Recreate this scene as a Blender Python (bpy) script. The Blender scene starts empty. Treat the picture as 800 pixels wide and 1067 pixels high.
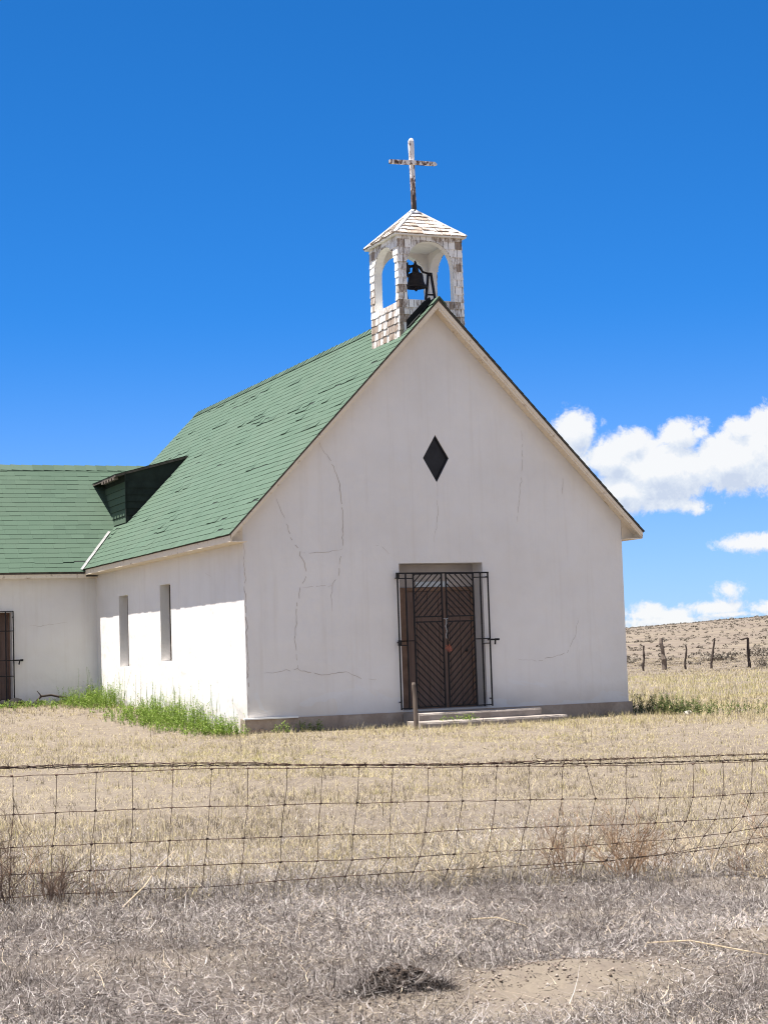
import bpy, bmesh, math, random
import numpy as np
from mathutils import Vector, Matrix
random.seed(7); rng = np.random.default_rng(7)
scn = bpy.context.scene
COL = scn.collection
PI = math.pi

# ---------------------------------------------------------------- helpers
class MB:
    """collects faces (material slot + one random value per face) and links them as one mesh object"""
    def __init__(s): s.v=[]; s.f=[]; s.m=[]; s.r=[]
    def face(s, pts, m=0, r=0.5):
        i=len(s.v); s.v += [tuple(p) for p in pts]; s.f.append(tuple(range(i,i+len(pts)))); s.m.append(m); s.r.append(r)
    def box(s, x0,y0,z0,x1,y1,z1, m=0, r=.5):
        P=[(x0,y0,z0),(x1,y0,z0),(x1,y1,z0),(x0,y1,z0),(x0,y0,z1),(x1,y0,z1),(x1,y1,z1),(x0,y1,z1)]
        s.hexa(P,m,r)
    def hexa(s, P, m=0, r=.5):
        for q in ((0,3,2,1),(4,5,6,7),(0,1,5,4),(1,2,6,5),(2,3,7,6),(3,0,4,7)): s.face([P[i] for i in q],m,r)
    def bar(s, a, b, w, t, up=(0,0,1), m=0, r=.5):
        """rectangular bar from a to b; w across, t along 'up'"""
        a=Vector(a); b=Vector(b); d=(b-a).normalized(); u=Vector(up)
        if abs(d.dot(u))>.98: u=Vector((0,1,0))
        sd=d.cross(u).normalized(); u=sd.cross(d).normalized()
        sd*=w/2; u*=t/2
        P=[a-sd-u,a+sd-u,a+sd+u,a-sd+u,b-sd-u,b+sd-u,b+sd+u,b-sd+u]
        for q in ((0,1,2,3),(7,6,5,4),(0,4,5,1),(1,5,6,2),(2,6,7,3),(3,7,4,0)): s.face([P[i] for i in q],m,r)
    def tube(s, pts, rad, n=6, m=0, r=.5, cap=True):
        pts=[Vector(p) for p in pts]; N=len(pts)
        rr=[rad]*N if not hasattr(rad,'__len__') else rad
        base=len(s.v); ref=None
        for i,p in enumerate(pts):
            d=(pts[min(i+1,N-1)]-pts[max(i-1,0)]).normalized()
            if ref is None:
                ref=Vector((0,0,1)) if abs(d.z)<.9 else Vector((1,0,0))
            x=d.cross(ref)
            if x.length<1e-4: x=d.cross(Vector((.3,1,.2)))
            x.normalize(); y=x.cross(d).normalized(); ref=y if y.length>0 else ref
            for k in range(n):
                a=2*PI*k/n; s.v.append(tuple(p+(x*math.cos(a)+y*math.sin(a))*rr[i]))
        for i in range(N-1):
            for k in range(n):
                a=base+i*n+k; b=base+i*n+(k+1)%n
                s.f.append((a,b,b+n,a+n)); s.m.append(m); s.r.append(r)
        if cap:
            s.f.append(tuple(base+k for k in reversed(range(n)))); s.m.append(m); s.r.append(r)
            s.f.append(tuple(base+(N-1)*n+k for k in range(n))); s.m.append(m); s.r.append(r)
    def lathe(s, prof, c, n=20, m=0, axis='z'):
        base=len(s.v)
        for (rad,z) in prof:
            for k in range(n):
                a=2*PI*k/n
                s.v.append((c[0]+rad*math.cos(a),c[1]+rad*math.sin(a),c[2]+z))
        for i in range(len(prof)-1):
            for k in range(n):
                a=base+i*n+k; b=base+i*n+(k+1)%n
                s.f.append((a,b,b+n,a+n)); s.m.append(m); s.r.append(.5)
    def build(s, name, mats, parent=None, smooth=False, origin=None):
        me=bpy.data.meshes.new(name)
        v=np.array(s.v,float)
        o=bpy.data.objects.new(name,me)
        off=np.array(origin if origin is not None else (0,0,0),float)
        if parent is not None: off=off+np.array(parent_loc(parent))
        me.from_pydata((v-off).tolist(),[],s.f)
        if not isinstance(mats,(list,tuple)): mats=[mats]
        for k in mats: me.materials.append(k)
        me.polygons.foreach_set('material_index',s.m)
        a=me.attributes.new('rnd','FLOAT','FACE'); a.data.foreach_set('value',s.r)
        if smooth: me.polygons.foreach_set('use_smooth',[True]*len(s.f))
        me.update()
        COL.objects.link(o)
        if parent is not None: o.parent=parent
        elif origin is not None: o.location=origin
        return o
def parent_loc(p):
    l=Vector((0,0,0))
    while p is not None: l+=p.location; p=p.parent
    return l
def tag(o,label,cat,group=None,kind=None):
    if label: o['label']=label
    if cat: o['category']=cat
    if group: o['group']=group
    if kind: o['kind']=kind
    return o
def empty(name,loc,label,cat,group=None):
    o=bpy.data.objects.new(name,None); COL.objects.link(o); o.location=loc; o.empty_display_size=.2
    return tag(o,label,cat,group)
def weld_smooth(o,dist=1e-4,angle=None):
    bm=bmesh.new(); bm.from_mesh(o.data); bmesh.ops.remove_doubles(bm,verts=bm.verts,dist=dist); bmesh.ops.recalc_face_normals(bm,faces=bm.faces); bm.to_mesh(o.data); bm.free()

# --- value noise
def _h(ix,iy,s):
    n=(ix*374761393+iy*668265263+s*974711)&0xffffffff
    n=((n^(n>>13))*1274126177)&0xffffffff
    return ((n^(n>>16))&0xffff)/65535.
def vnoise(x,y,s=0):
    x=np.asarray(x,float); y=np.asarray(y,float)
    ix=np.floor(x).astype(np.int64); iy=np.floor(y).astype(np.int64); fx=x-ix; fy=y-iy
    fx=fx*fx*(3-2*fx); fy=fy*fy*(3-2*fy)
    a=_h(ix,iy,s);b=_h(ix+1,iy,s);c=_h(ix,iy+1,s);d=_h(ix+1,iy+1,s)
    return (a*(1-fx)+b*fx)*(1-fy)+(c*(1-fx)+d*fx)*fy
def fbm(x,y,s=0,o=4):
    t=0;a=.5
    for i in range(o): t=t+a*vnoise(x*2**i,y*2**i,s+i*17); a*=.5
    return t/(1-.5**o)
def ss(x,a,b):
    t=np.clip((np.asarray(x,float)-a)/(b-a),0,1); return t*t*(3-2*t)

# ---------------------------------------------------------------- materials
def mat(name):
    m=bpy.data.materials.new(name); m.use_nodes=True; nt=m.node_tree
    return m,nt,nt.nodes['Principled BSDF']
def N(nt,t,**k):
    n=nt.nodes.new(t)
    for a,b in k.items():
        if a in n.inputs.keys(): n.inputs[a].default_value=b
        else: setattr(n,a,b)
    return n
def ramp(nt,fac,stops):
    r=nt.nodes.new('ShaderNodeValToRGB'); e=r.color_ramp.elements
    while len(e)<len(stops): e.new(.5)
    for i,(p,c) in enumerate(stops): e[i].position=p; e[i].color=(*c,1)
    nt.links.new(fac,r.inputs[0]); return r.outputs[0]
def noise(nt,scale,detail=4,rough=.55,vec=None,dist=0):
    n=N(nt,'ShaderNodeTexNoise'); n.inputs['Scale'].default_value=scale; n.inputs['Detail'].default_value=detail; n.inputs['Roughness'].default_value=rough; n.inputs['Distortion'].default_value=dist
    if vec is not None: nt.links.new(vec,n.inputs['Vector'])
    return n.outputs['Fac']
def pos(nt,scale=(1,1,1)):
    g=nt.nodes.new('ShaderNodeNewGeometry')
    m=N(nt,'ShaderNodeVectorMath',operation='MULTIPLY'); nt.links.new(g.outputs['Position'],m.inputs[0]); m.inputs[1].default_value=scale
    return m.outputs[0]
def mix(nt,f,a,b,mode='MIX'):
    m=N(nt,'ShaderNodeMix',data_type='RGBA',blend_type=mode)
    for s,v in ((m.inputs[0],f),(m.inputs[6],a),(m.inputs[7],b)):
        if isinstance(v,(int,float)): s.default_value=v
        elif isinstance(v,tuple): s.default_value=(*v,1) if len(v)==3 else v
        else: nt.links.new(v,s)
    return m.outputs[2]
def mathn(nt,op,a,b=None,c=None,clamp=False):
    m=N(nt,'ShaderNodeMath',operation=op); m.use_clamp=clamp
    for i,v in enumerate((a,b,c)):
        if v is None: continue
        if isinstance(v,(int,float)): m.inputs[i].default_value=v
        else: nt.links.new(v,m.inputs[i])
    return m.outputs[0]
def bump(nt,b,h,strength=.3,dist=.01):
    n=N(nt,'ShaderNodeBump'); n.inputs['Strength'].default_value=strength; n.inputs['Distance'].default_value=dist
    nt.links.new(h,n.inputs['Height']); nt.links.new(n.outputs[0],b.inputs['Normal'])
def attr(nt,name='rnd'):
    a=nt.nodes.new('ShaderNodeAttribute'); a.attribute_name=name; return a.outputs['Fac']
def simple(name,c,rough=.7,var=.15,scale=8,bs=.2,metal=0,stops=None):
    m,nt,b=mat(name); p=pos(nt)
    n=noise(nt,scale,5,.6,p)
    lo=tuple(x*(1-var) for x in c); hi=tuple(min(x*(1+var),.95) for x in c)
    nt.links.new(ramp(nt,n,stops or [(.3,lo),(.7,hi)]),b.inputs['Base Color'])
    b.inputs['Roughness'].default_value=rough; b.inputs['Metallic'].default_value=metal
    b.inputs['Specular IOR Level'].default_value=.25
    if bs: bump(nt,b,noise(nt,scale*4,4,.6,p),bs,.006)
    return m
M={}
def make_materials():
    # plaster
    m,nt,b=mat('stucco'); p=pos(nt)
    big=noise(nt,.45,4,.6,p); mid=noise(nt,2.2,5,.65,p,.4)
    c=ramp(nt,big,[(.3,(.665,.64,.615)),(.5,(.715,.695,.675)),(.72,(.76,.74,.72))])
    c2=mix(nt,mathn(nt,'MULTIPLY',mid,.36),c,(.61,.565,.51))
    # streaks of dirt below the roof edge and at the base
    sp=pos(nt,(3.2,3.2,.16)); st=noise(nt,1.6,5,.65,sp)
    stk=mathn(nt,'MULTIPLY',mathn(nt,'SUBTRACT',st,.53,clamp=True),1.5,clamp=True)
    c3=mix(nt,stk,c2,(.56,.51,.45))
    # repainted whiter blotches near the ground
    g=nt.nodes.new('ShaderNodeNewGeometry'); sx=N(nt,'ShaderNodeSeparateXYZ'); nt.links.new(g.outputs['Position'],sx.inputs[0])
    lowm=mathn(nt,'SUBTRACT',1.,mathn(nt,'MULTIPLY',sx.outputs[2],1.35),clamp=True)
    bl=mathn(nt,'MULTIPLY',mathn(nt,'GREATER_THAN',mathn(nt,'ADD',noise(nt,.7,3,.55,pos(nt,(1,1,2.2)),.6),mathn(nt,'MULTIPLY',lowm,.12)),.62),lowm)
    c4=mix(nt,mathn(nt,'MULTIPLY',bl,.8),c3,(.70,.715,.735))
    # splash dirt right above the ground
    spl=mathn(nt,'MULTIPLY',mathn(nt,'SUBTRACT',.34,mathn(nt,'ADD',sx.outputs[2],mathn(nt,'MULTIPLY',noise(nt,3,4,.6,p),-.3)),clamp=True),.9,clamp=True)
    c5=mix(nt,spl,c4,(.44,.385,.33))
    nt.links.new(c5,b.inputs['Base Color']); b.inputs['Roughness'].default_value=.92; b.inputs['Specular IOR Level'].default_value=.15
    h=mathn(nt,'ADD',mathn(nt,'MULTIPLY',noise(nt,1.7,3,.5,p),2.2),mathn(nt,'MULTIPLY',noise(nt,38,4,.65,p),.16))
    bump(nt,b,h,.5,.035)
    M['stucco']=m
    M['crack']=simple('crack_fill',(.47,.41,.36),.95,.3,9,0)
    # green roofing
    def shingle(name,lo,mi,hi):
        m,nt,b=mat(name); r=attr(nt); p=pos(nt)
        c=ramp(nt,r,[(0,lo),(.45,mi),(1,hi)])
        c=mix(nt,mathn(nt,'MULTIPLY',mathn(nt,'SUBTRACT',noise(nt,.5,5,.65,p,.5),.45,clamp=True),1.6,clamp=True),c,(.088,.118,.085))
        g=noise(nt,300,2,.6,p); c=mix(nt,mathn(nt,'MULTIPLY',g,.5),c,tuple(x*.55 for x in mi))
        nt.links.new(c,b.inputs['Base Color']); b.inputs['Roughness'].default_value=.9; b.inputs['Specular IOR Level'].default_value=.2
        bump(nt,b,g,.3,.003); return m
    M['shingle']=shingle('green_shingle',(.053,.086,.060),(.070,.111,.077),(.088,.132,.096))
    M['felt']=simple('roofing_felt',(.018,.024,.02),.95,.3,4,.3)
    M['tar']=simple('tar_paper',(.012,.014,.014),.9,.3,6,.4)
    M['edge']=simple('roof_edge_wood',(.085,.07,.058),.9,.4,9,.3)
    # cream board
    m,nt,b=mat('cream_board'); p=pos(nt)
    n1=noise(nt,6,5,.7,pos(nt,(1,1,1)),.5)
    c=ramp(nt,n1,[(.3,(.66,.56,.43)),(.55,(.72,.63,.50)),(.63,(.60,.50,.38)),(.71,(.30,.22,.15))])
    nt.links.new(c,b.inputs['Base Color']); b.inputs['Roughness'].default_value=.8; bump(nt,b,noise(nt,30,4,.6,p),.25,.006)
    M['cream']=m
    # white painted wood shingles, peeling
    m,nt,b=mat('peeling_white_shingle'); r=attr(nt); p=pos(nt)
    pe=noise(nt,13,6,.75,pos(nt,(2.2,2.2,.45)),.3)
    thr=mathn(nt,'ADD',mathn(nt,'MULTIPLY',r,.48),mathn(nt,'MULTIPLY',pe,.86))
    f=ramp(nt,thr,[(.50,(0,0,0)),(.60,(.25,.25,.25)),(.70,(1,1,1))])
    wd=ramp(nt,noise(nt,14,4,.6,pos(nt,(2.5,2.5,.3))),[(.3,(.15,.10,.07)),(.7,(.38,.31,.25))])
    c=mix(nt,f,(.80,.785,.76),wd)
    nt.links.new(c,b.inputs['Base Color']); b.inputs['Roughness'].default_value=.85; bump(nt,b,pe,.3,.006)
    M['wshingle']=m
    M['white']=simple('white_paint',(.78,.765,.73),.75,.07,5,.2)
    m,nt,b=mat('weathered_cross_paint'); p=pos(nt,(5,5,2.2))
    n1=noise(nt,2.1,5,.65,p,.4)
    gg=nt.nodes.new('ShaderNodeNewGeometry'); sz=N(nt,'ShaderNodeSeparateXYZ'); nt.links.new(gg.outputs['Position'],sz.inputs[0])
    lowr=mathn(nt,'MULTIPLY',mathn(nt,'SUBTRACT',11.05,sz.outputs[2],clamp=True),.42); topr=mathn(nt,'MULTIPLY',mathn(nt,'SUBTRACT',sz.outputs[2],11.62,clamp=True),.25)
    n1=mathn(nt,'ADD',mathn(nt,'SUBTRACT',n1,lowr),mathn(nt,'SUBTRACT',topr,.03))
    c=ramp(nt,n1,[(.36,(.055,.038,.03)),(.45,(.20,.13,.10)),(.50,(.66,.63,.62)),(.75,(.76,.74,.72))])
    nt.links.new(c,b.inputs['Base Color']); b.inputs['Roughness'].default_value=.85; bump(nt,b,n1,.4,.01); M['cross']=m
    M['iron']=simple('wrought_iron',(.016,.015,.017),.55,.4,14,.15,.3)
    M['bell']=simple('bell_iron',(.022,.019,.020),.6,.5,9,.3,.4)
    m,nt,b=mat('brown_door_wood'); p=pos(nt,(9,9,.55))
    n1=noise(nt,2.5,5,.6,p,.3)
    nt.links.new(ramp(nt,n1,[(.3,(.115,.073,.057)),(.7,(.18,.118,.094))]),b.inputs['Base Color']); b.inputs['Roughness'].default_value=.75; bump(nt,b,n1,.25,.01); M['door']=m
    M['frame']=simple('door_frame_wood',(.19,.12,.085),.8,.25,6,.2)
    M['panel']=simple('transom_board',(.42,.385,.37),.85,.1,3,.15)
    m,nt,b=mat('old_glass'); b.inputs['Base Color'].default_value=(.03,.035,.04,1); b.inputs['Roughness'].default_value=.22; b.inputs['Specular IOR Level'].default_value=.5
    bump(nt,b,noise(nt,7,2,.5,pos(nt)),.06,.02); M['glass']=m
    m,nt,b=mat('painted_reflection_pane'); b.inputs['Base Color'].default_value=(.50,.56,.62,1); b.inputs['Roughness'].default_value=.3; M['pane']=m  # bluish white base colour stands in for sky reflected in the glass
    m,nt,b=mat('dark_pane'); b.inputs['Base Color'].default_value=(.010,.010,.013,1); b.inputs['Roughness'].default_value=.45; b.inputs['Specular IOR Level'].default_value=.25
    nt.links.new(ramp(nt,noise(nt,5,4,.6,pos(nt)),[(.3,(.008,.008,.011)),(.8,(.02,.02,.026))]),b.inputs['Base Color']); M['dark']=m
    # concrete
    m,nt,b=mat('old_concrete'); p=pos(nt)
    n1=noise(nt,2.4,6,.68,p,.5); n2=noise(nt,26,4,.7,p)
    c=ramp(nt,n1,[(.28,(.24,.18,.135)),(.5,(.36,.28,.215)),(.72,(.48,.39,.31))]); c=mix(nt,mathn(nt,'MULTIPLY',n2,.5),c,(.16,.13,.115))
    nt.links.new(c,b.inputs['Base Color']); b.inputs['Roughness'].default_value=.95; bump(nt,b,mathn(nt,'ADD',n2,n1),.6,.02); M['concrete']=m
    m,nt,b=mat('pale_concrete'); p=pos(nt)
    n1=noise(nt,3,6,.68,p,.5); n2=noise(nt,30,4,.7,p)
    c=ramp(nt,n1,[(.3,(.17,.145,.125)),(.6,(.29,.255,.23)),(.8,(.36,.33,.30))]); nt.links.new(mix(nt,mathn(nt,'MULTIPLY',n2,.5),c,(.2,.165,.14)),b.inputs['Base Color']); b.inputs['Roughness'].default_value=.95; bump(nt,b,mathn(nt,'ADD',n2,n1),.6,.02); M['step']=m
    m,nt,b=mat('grey_weathered_wood'); p=pos(nt,(14,14,1.2)); n1=noise(nt,2.2,5,.65,p,.4)
    nt.links.new(ramp(nt,n1,[(.3,(.055,.04,.032)),(.55,(.15,.115,.09)),(.75,(.26,.21,.175))]),b.inputs['Base Color']); b.inputs['Roughness'].default_value=.9; bump(nt,b,n1,.6,.02); M['wood']=m
    M['darkwood']=simple('dark_post_wood',(.045,.033,.027),.9,.5,12,.5)
    M['wire']=simple('rusty_wire',(.085,.052,.038),.75,.5,30,0,.25)
    M['zinc']=simple('flashing_metal',(.34,.34,.33),.5,.08,6,.1,.2)
    M['chain']=simple('chain_metal',(.5,.5,.5),.45,.1,20,0,.6)
    M['flower']=simple('faded_red_petal',(.23,.08,.055),.8,.4,40,0)
    M['rock']=simple('dark_rock',(.010,.009,.009),.95,.6,8,.6)
    M['stone']=simple('pale_stone',(.45,.41,.36),.95,.2,8,.5)
    M['soil']=simple('dug_soil',(.050,.037,.029),1.,.6,14,1.)
    # plants: colour per blade
    def plant(name,stops,tr=.25):
        m,nt,b=mat(name); c=ramp(nt,attr(nt),stops)
        nt.links.new(c,b.inputs['Base Color']); b.inputs['Roughness'].default_value=.8; b.inputs['Specular IOR Level'].default_value=.15
        t=nt.nodes.new('ShaderNodeBsdfTranslucent'); nt.links.new(c,t.inputs[0]); ms=nt.nodes.new('ShaderNodeMixShader'); ms.inputs[0].default_value=tr
        nt.links.new(b.outputs[0],ms.inputs[1]); nt.links.new(t.outputs[0],ms.inputs[2]); nt.links.new(ms.outputs[0],nt.nodes['Material Output'].inputs[0])
        return m
    M['grass']=plant('dry_grass_blade',[(0,(.07,.055,.04)),(.16,(.20,.165,.12)),(.34,(.36,.30,.205)),(.58,(.46,.385,.225)),(.82,(.38,.335,.145)),(1,(.19,.215,.07))])
    M['straw']=plant('grey_straw',[(0,(.030,.023,.019)),(.25,(.090,.075,.066)),(.45,(.205,.180,.165)),(.7,(.335,.303,.282)),(.88,(.49,.455,.425)),(1,(.43,.34,.22))],.1)
    M['weed']=plant('green_weed_leaf',[(0,(.075,.125,.02)),(.5,(.155,.235,.04)),(.85,(.24,.30,.065)),(1,(.42,.38,.22))],.3)
    M['olive']=plant('olive_weed_leaf',[(0,(.045,.065,.02)),(.5,(.085,.115,.035)),(.85,(.16,.17,.06)),(1,(.34,.28,.16))],.25)
    M['drystem']=plant('dry_weed_stem',[(0,(.10,.070,.055)),(.4,(.17,.115,.082)),(.7,(.32,.19,.105)),(1,(.40,.29,.19))],.3)
    M['straw2']=plant('pale_straw_stem',[(0,(.40,.31,.19)),(1,(.68,.57,.41))],.4)
    M['crumb']=plant('dry_soil_crumb',[(0,(.09,.068,.052)),(.6,(.19,.15,.12)),(1,(.30,.25,.21))],0.)
    M['sage']=plant('sagebrush_leaf',[(0,(.14,.118,.094)),(.6,(.20,.172,.137)),(1,(.25,.215,.17))],.1)
    # ground
    m,nt,b=mat('dry_ground'); p=pos(nt)
    n1=noise(nt,.35,6,.62,p,.3); n2=noise(nt,5,6,.7,p,.3); n3=noise(nt,45,4,.7,p)
    c=ramp(nt,n1,[(.3,(.165,.136,.105)),(.5,(.198,.166,.127)),(.7,(.23,.195,.145))])
    c=mix(nt,ramp(nt,n2,[(.42,(0,0,0)),(.68,(.8,.8,.8))]),c,(.135,.108,.09))
    c=mix(nt,mathn(nt,'MULTIPLY',n3,.55),c,(.10,.082,.068))
    # far plain and hill: larger blotches of brush and bare earth
    n4=noise(nt,.06,6,.68,p,.4); n5=noise(nt,.35,5,.7,pos(nt,(.6,1,1)))
    far=ramp(nt,n4,[(.35,(.135,.108,.087)),(.5,(.155,.127,.098)),(.65,(.18,.15,.108))])
    far=mix(nt,ramp(nt,n5,[(.5,(0,0,0)),(.62,(.75,.75,.75))]),far,(.105,.082,.065))
    g=nt.nodes.new('ShaderNodeNewGeometry'); ln=N(nt,'ShaderNodeVectorMath',operation='LENGTH'); nt.links.new(g.outputs['Position'],ln.inputs[0])
    fm=N(nt,'ShaderNodeMapRange'); nt.links.new(ln.outputs['Value'],fm.inputs[0]); fm.inputs[1].default_value=45; fm.inputs[2].default_value=90
    nt.links.new(mix(nt,fm.outputs[0],mix(nt,attr(nt,'litter'),c,ramp(nt,noise(nt,22,5,.75,p,.4),[(.35,(.044,.035,.030)),(.5,(.105,.088,.077)),(.68,(.185,.160,.142))])),far),b.inputs['Base Color']); b.inputs['Roughness'].default_value=1.; b.inputs['Specular IOR Level'].default_value=.1  # litter soil is grey-brown, darkened also as shade between the strands
    bump(nt,b,mathn(nt,'ADD',n2,mathn(nt,'MULTIPLY',n3,.35)),.9,.04); M['ground']=m
make_materials()

# ---------------------------------------------------------------- ground
def ground_z(x,y):
    x=np.asarray(x,float); y=np.asarray(y,float)
    z=np.full(np.broadcast(x,y).shape,-.28)
    z=z+.40*ss(y,-.3,12.5)*(1-ss(x,-.05,6))*(1-ss(y,30,60))
    w=1-ss(y,-20.5,-7)
    z=z+w*(-.02-.034*(np.clip(x,-16,6)+6))
    r=np.hypot(x,y); near=1-ss(r,60,120)
    z=z+near*((fbm(x*.35,y*.35,3)-.5)*.10*ss(np.abs(y+1)+np.maximum(0,np.abs(x-4)-6),.5,5)+(fbm(x*1.8,y*1.8,5)-.5)*.05*ss(-y,2,9))
    def hump(cx,cy,h,a,b): 
        return h*np.exp(-(((x-cx)/a)**2+((y-cy)/b)**2))
    z=z+hump(-6.8,-25.6,.085,.55,.34)+hump(-5.3,-25.05,.075,.5,.3)+hump(-7.64,-25.7,.05,.32,.22)-hump(-7.69,-24.83,.07,.12,.09)
    z=z-hump(-7.15,-25.75,.05,.3,.15)
    az=np.degrees(np.arctan2(x+10.66,y+32.9))
    H=np.clip(6.0+.62*(az-30.3),3.2,15)
    z=z+H*ss(r,120,640)+near*0+(1-near)*(fbm(x*.02,y*.02,9)-.5)*1.2*ss(r,110,300)+(fbm(x*.12,y*.12,19)-.5)*.35*ss(r,70,140)
    return z
def make_ground():
    n=190; t=np.linspace(-1,1,2*n+1); k=9.; a=3500/math.sinh(k)
    g=a*np.sinh(k*t)
    X,Y=np.meshgrid(g-6.0,g-23.5,indexing='xy'); Z=ground_z(X,Y)
    V=np.stack([X,Y,Z],-1).reshape(-1,3); w=2*n+1
    i=np.arange(w*w).reshape(w,w)
    F=np.stack([i[:-1,:-1],i[:-1,1:],i[1:,1:],i[1:,:-1]],-1).reshape(-1,4)
    o=quick_mesh('ground',V,F,M['ground'],smooth=True)
    x,y=V[:,0],V[:,1]
    bare=1.2*np.exp(-(((x+6.85)/.72)**2+((y+25.65)/.40)**2))+np.exp(-(((x+5.3)/.55)**2+((y+25.05)/.3)**2))+np.exp(-(((x+7.35)/.55)**2+((y+26.1)/.28)**2))+.7*np.exp(-(((x+8.4)/.8)**2+((y+24.3)/.3)**2))+.6*np.exp(-(((x+5.8)/.9)**2+((y+23.6)/.25)**2))
    lit=np.maximum(ss(-y,20.9,22.3),.55*ss(-y,13,20)*ss(fbm(x*.9+3,y*.9,47),.42,.60))*np.clip(1-1.3*bare,0,1)*(.35+.65*ss(fbm(x*1.0,y*1.0,43),.36,.56))
    at=o.data.attributes.new('litter','FLOAT','POINT'); at.data.foreach_set('value',lit.astype(np.float32))
def quick_mesh(name,V,F,material,rnd=None,smooth=False):
    me=bpy.data.meshes.new(name); k=F.shape[1]
    me.vertices.add(len(V)); me.vertices.foreach_set('co',np.ascontiguousarray(V,dtype=np.float32).ravel())
    me.loops.add(F.size); me.loops.foreach_set('vertex_index',F.astype(np.int32).ravel())
    me.polygons.add(len(F)); me.polygons.foreach_set('loop_start',(np.arange(len(F))*k).astype(np.int32))
    if smooth: me.polygons.foreach_set('use_smooth',np.ones(len(F),bool))
    me.update(calc_edges=True); me.materials.append(material)
    if rnd is not None:
        at=me.attributes.new('rnd','FLOAT','FACE'); at.data.foreach_set('value',rnd.astype(np.float32))
    o=bpy.data.objects.new(name,me); COL.objects.link(o); return o
make_ground(); bpy.data.objects['ground']['kind']='structure'

# ---------------------------------------------------------------- roof shingles
def shingles(mb,org,u,v,nrm,lenU,lenV,course=.182,width=.33,keep=None,worn=0.,seed=1,lift=.0115,m=0):
    """rows of overlapping shingles on the plane org + a*u + b*v; each has a butt edge"""
    R=random.Random(seed); org=Vector(org);u=Vector(u).normalized();v=Vector(v).normalized();nrm=Vector(nrm).normalized()
    rows=int(math.ceil(lenV/course))
    for j in range(rows):
        b0=j*course; b1=min(b0+course*1.0,lenV)
        a=-R.random()*width; run=0; wob=(R.random()-.5)*.012
        while a<lenU:
            w=width*R.uniform(.85,1.15); a0=max(a,0); a1=min(a+w-.0015,lenU); a+=w
            if a1-a0<.02: continue
            if keep and not keep((a0+a1)/2,(b0+b1)/2): continue
            r=min(1,max(0,R.gauss(.5,.085)+(.7*(fbm(a0*.12+seed,b0*.3)-.5))))
            l=lift*R.uniform(.75,1.3); dz0=dz1=l; bs=b0+wob+R.uniform(-.006,.006)
            if run>0: run-=1; bad=True
            else:
                bad=R.random()<worn*(fbm((a0)*.28+seed,b0*.45)>.47)
                if bad: run=R.choice((0,0,1,1,2,3,5))
            if bad:
                k=R.random()
                if k<.5: dz0=l+R.uniform(.006,.018); dz1=l+R.uniform(.004,.022); r=R.uniform(0,.5)
                elif k<.75: bs+=course*R.uniform(.15,.4)   # broken off short: dark felt shows
                else: bs-=R.uniform(.02,.05)
            P=lambda aa,bb,h: org+u*aa+v*bb+nrm*h
            A=P(a0,bs,dz0);B=P(a1,bs,dz1);C=P(a1,b1+.012,.004);D=P(a0,b1+.012,.004)
            mb.face((A,B,C,D),m,r); mb.face((P(a0,bs,.0),P(a1,bs,.0),B,A),m,r)
            mb.face((P(a0,bs,0),A,D),m,r); mb.face((P(a1,bs,0),C,B),m,r)

# ---------------------------------------------------------------- the church
W=8.5; HW=W/2; ZE=3.614; ZR=8.428; EO=.357; G=.334; LB=16.9; LR=17.23
PT=(ZR-ZE)/(HW+EO)              # roof rise per metre
def roofz(x): return ZE+PT*(EO+(x if x<=HW else W-x))
SL=math.sqrt(1+PT*PT)
church=empty('church',(0,0,-.28),'white stucco church with green shingled roof, front gable, wing and small belfry','church')

def fill_wall(mb,outer,holes,tr,m=0):
    """flat polygon with holes; points are 2D, tr maps them to 3D"""
    bm=bmesh.new(); es=[]
    for loop in [outer]+holes:
        vs=[bm.verts.new((p[0],p[1],0)) for p in loop]
        es+=[bm.edges.new((vs[i],vs[(i+1)%len(vs)])) for i in range(len(vs))]
    bmesh.ops.triangle_fill(bm,use_beauty=True,use_dissolve=False,edges=es,normal=(0,0,1))
    for f in bm.faces: mb.face([tr(v.co.x,v.co.y) for v in f.verts],m)
    bm.free()
def recess(mb,loop,tr0,tr1,m=0):
    n=len(loop)
    for i in range(n):
        a=loop[i];b=loop[(i+1)%n]; mb.face([tr0(*a),tr0(*b),tr1(*b),tr1(*a)],m)
def ribbon(mb,pts,w,tr,seed=0,m=1):
    """a jagged crack: thin strip just proud of the wall"""
    R=random.Random(seed); P=[]
    for i in range(len(pts)-1):
        (x0,z0),(x1,z1)=pts[i],pts[i+1]; L=math.hypot(x1-x0,z1-z0); k=max(2,int(L/.07))
        for j in range(k):
            t=j/k; P.append((x0+(x1-x0)*t+R.gauss(0,.011),z0+(z1-z0)*t+R.gauss(0,.011)))
    P.append(pts[-1]); n=len(P)
    for i in range(n-1):
        if R.random()<.13: continue
        (x0,z0),(x1,z1)=P[i],P[i+1]; L=math.hypot(x1-x0,z1-z0)+1e-6; nx,nz=-(z1-z0)/L,(x1-x0)/L
        ta=.5*w*(.35+.65*math.sin(PI*min(1,max(0,(i+.5)/n))))*(.6+.6*vnoise(i*.4,seed)); tb=.5*w*(.35+.65*math.sin(PI*min(1,(i+1.5)/n)))*(.6+.6*float(vnoise((i+1)*.4,seed)))
        mb.face([tr(x0-nx*ta/2,z0-nz*ta/2),tr(x0+nx*ta/2,z0+nz*ta/2),tr(x1+nx*tb/2,z1+nz*tb/2),tr(x1-nx*tb/2,z1-nz*tb/2)],m)

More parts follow.
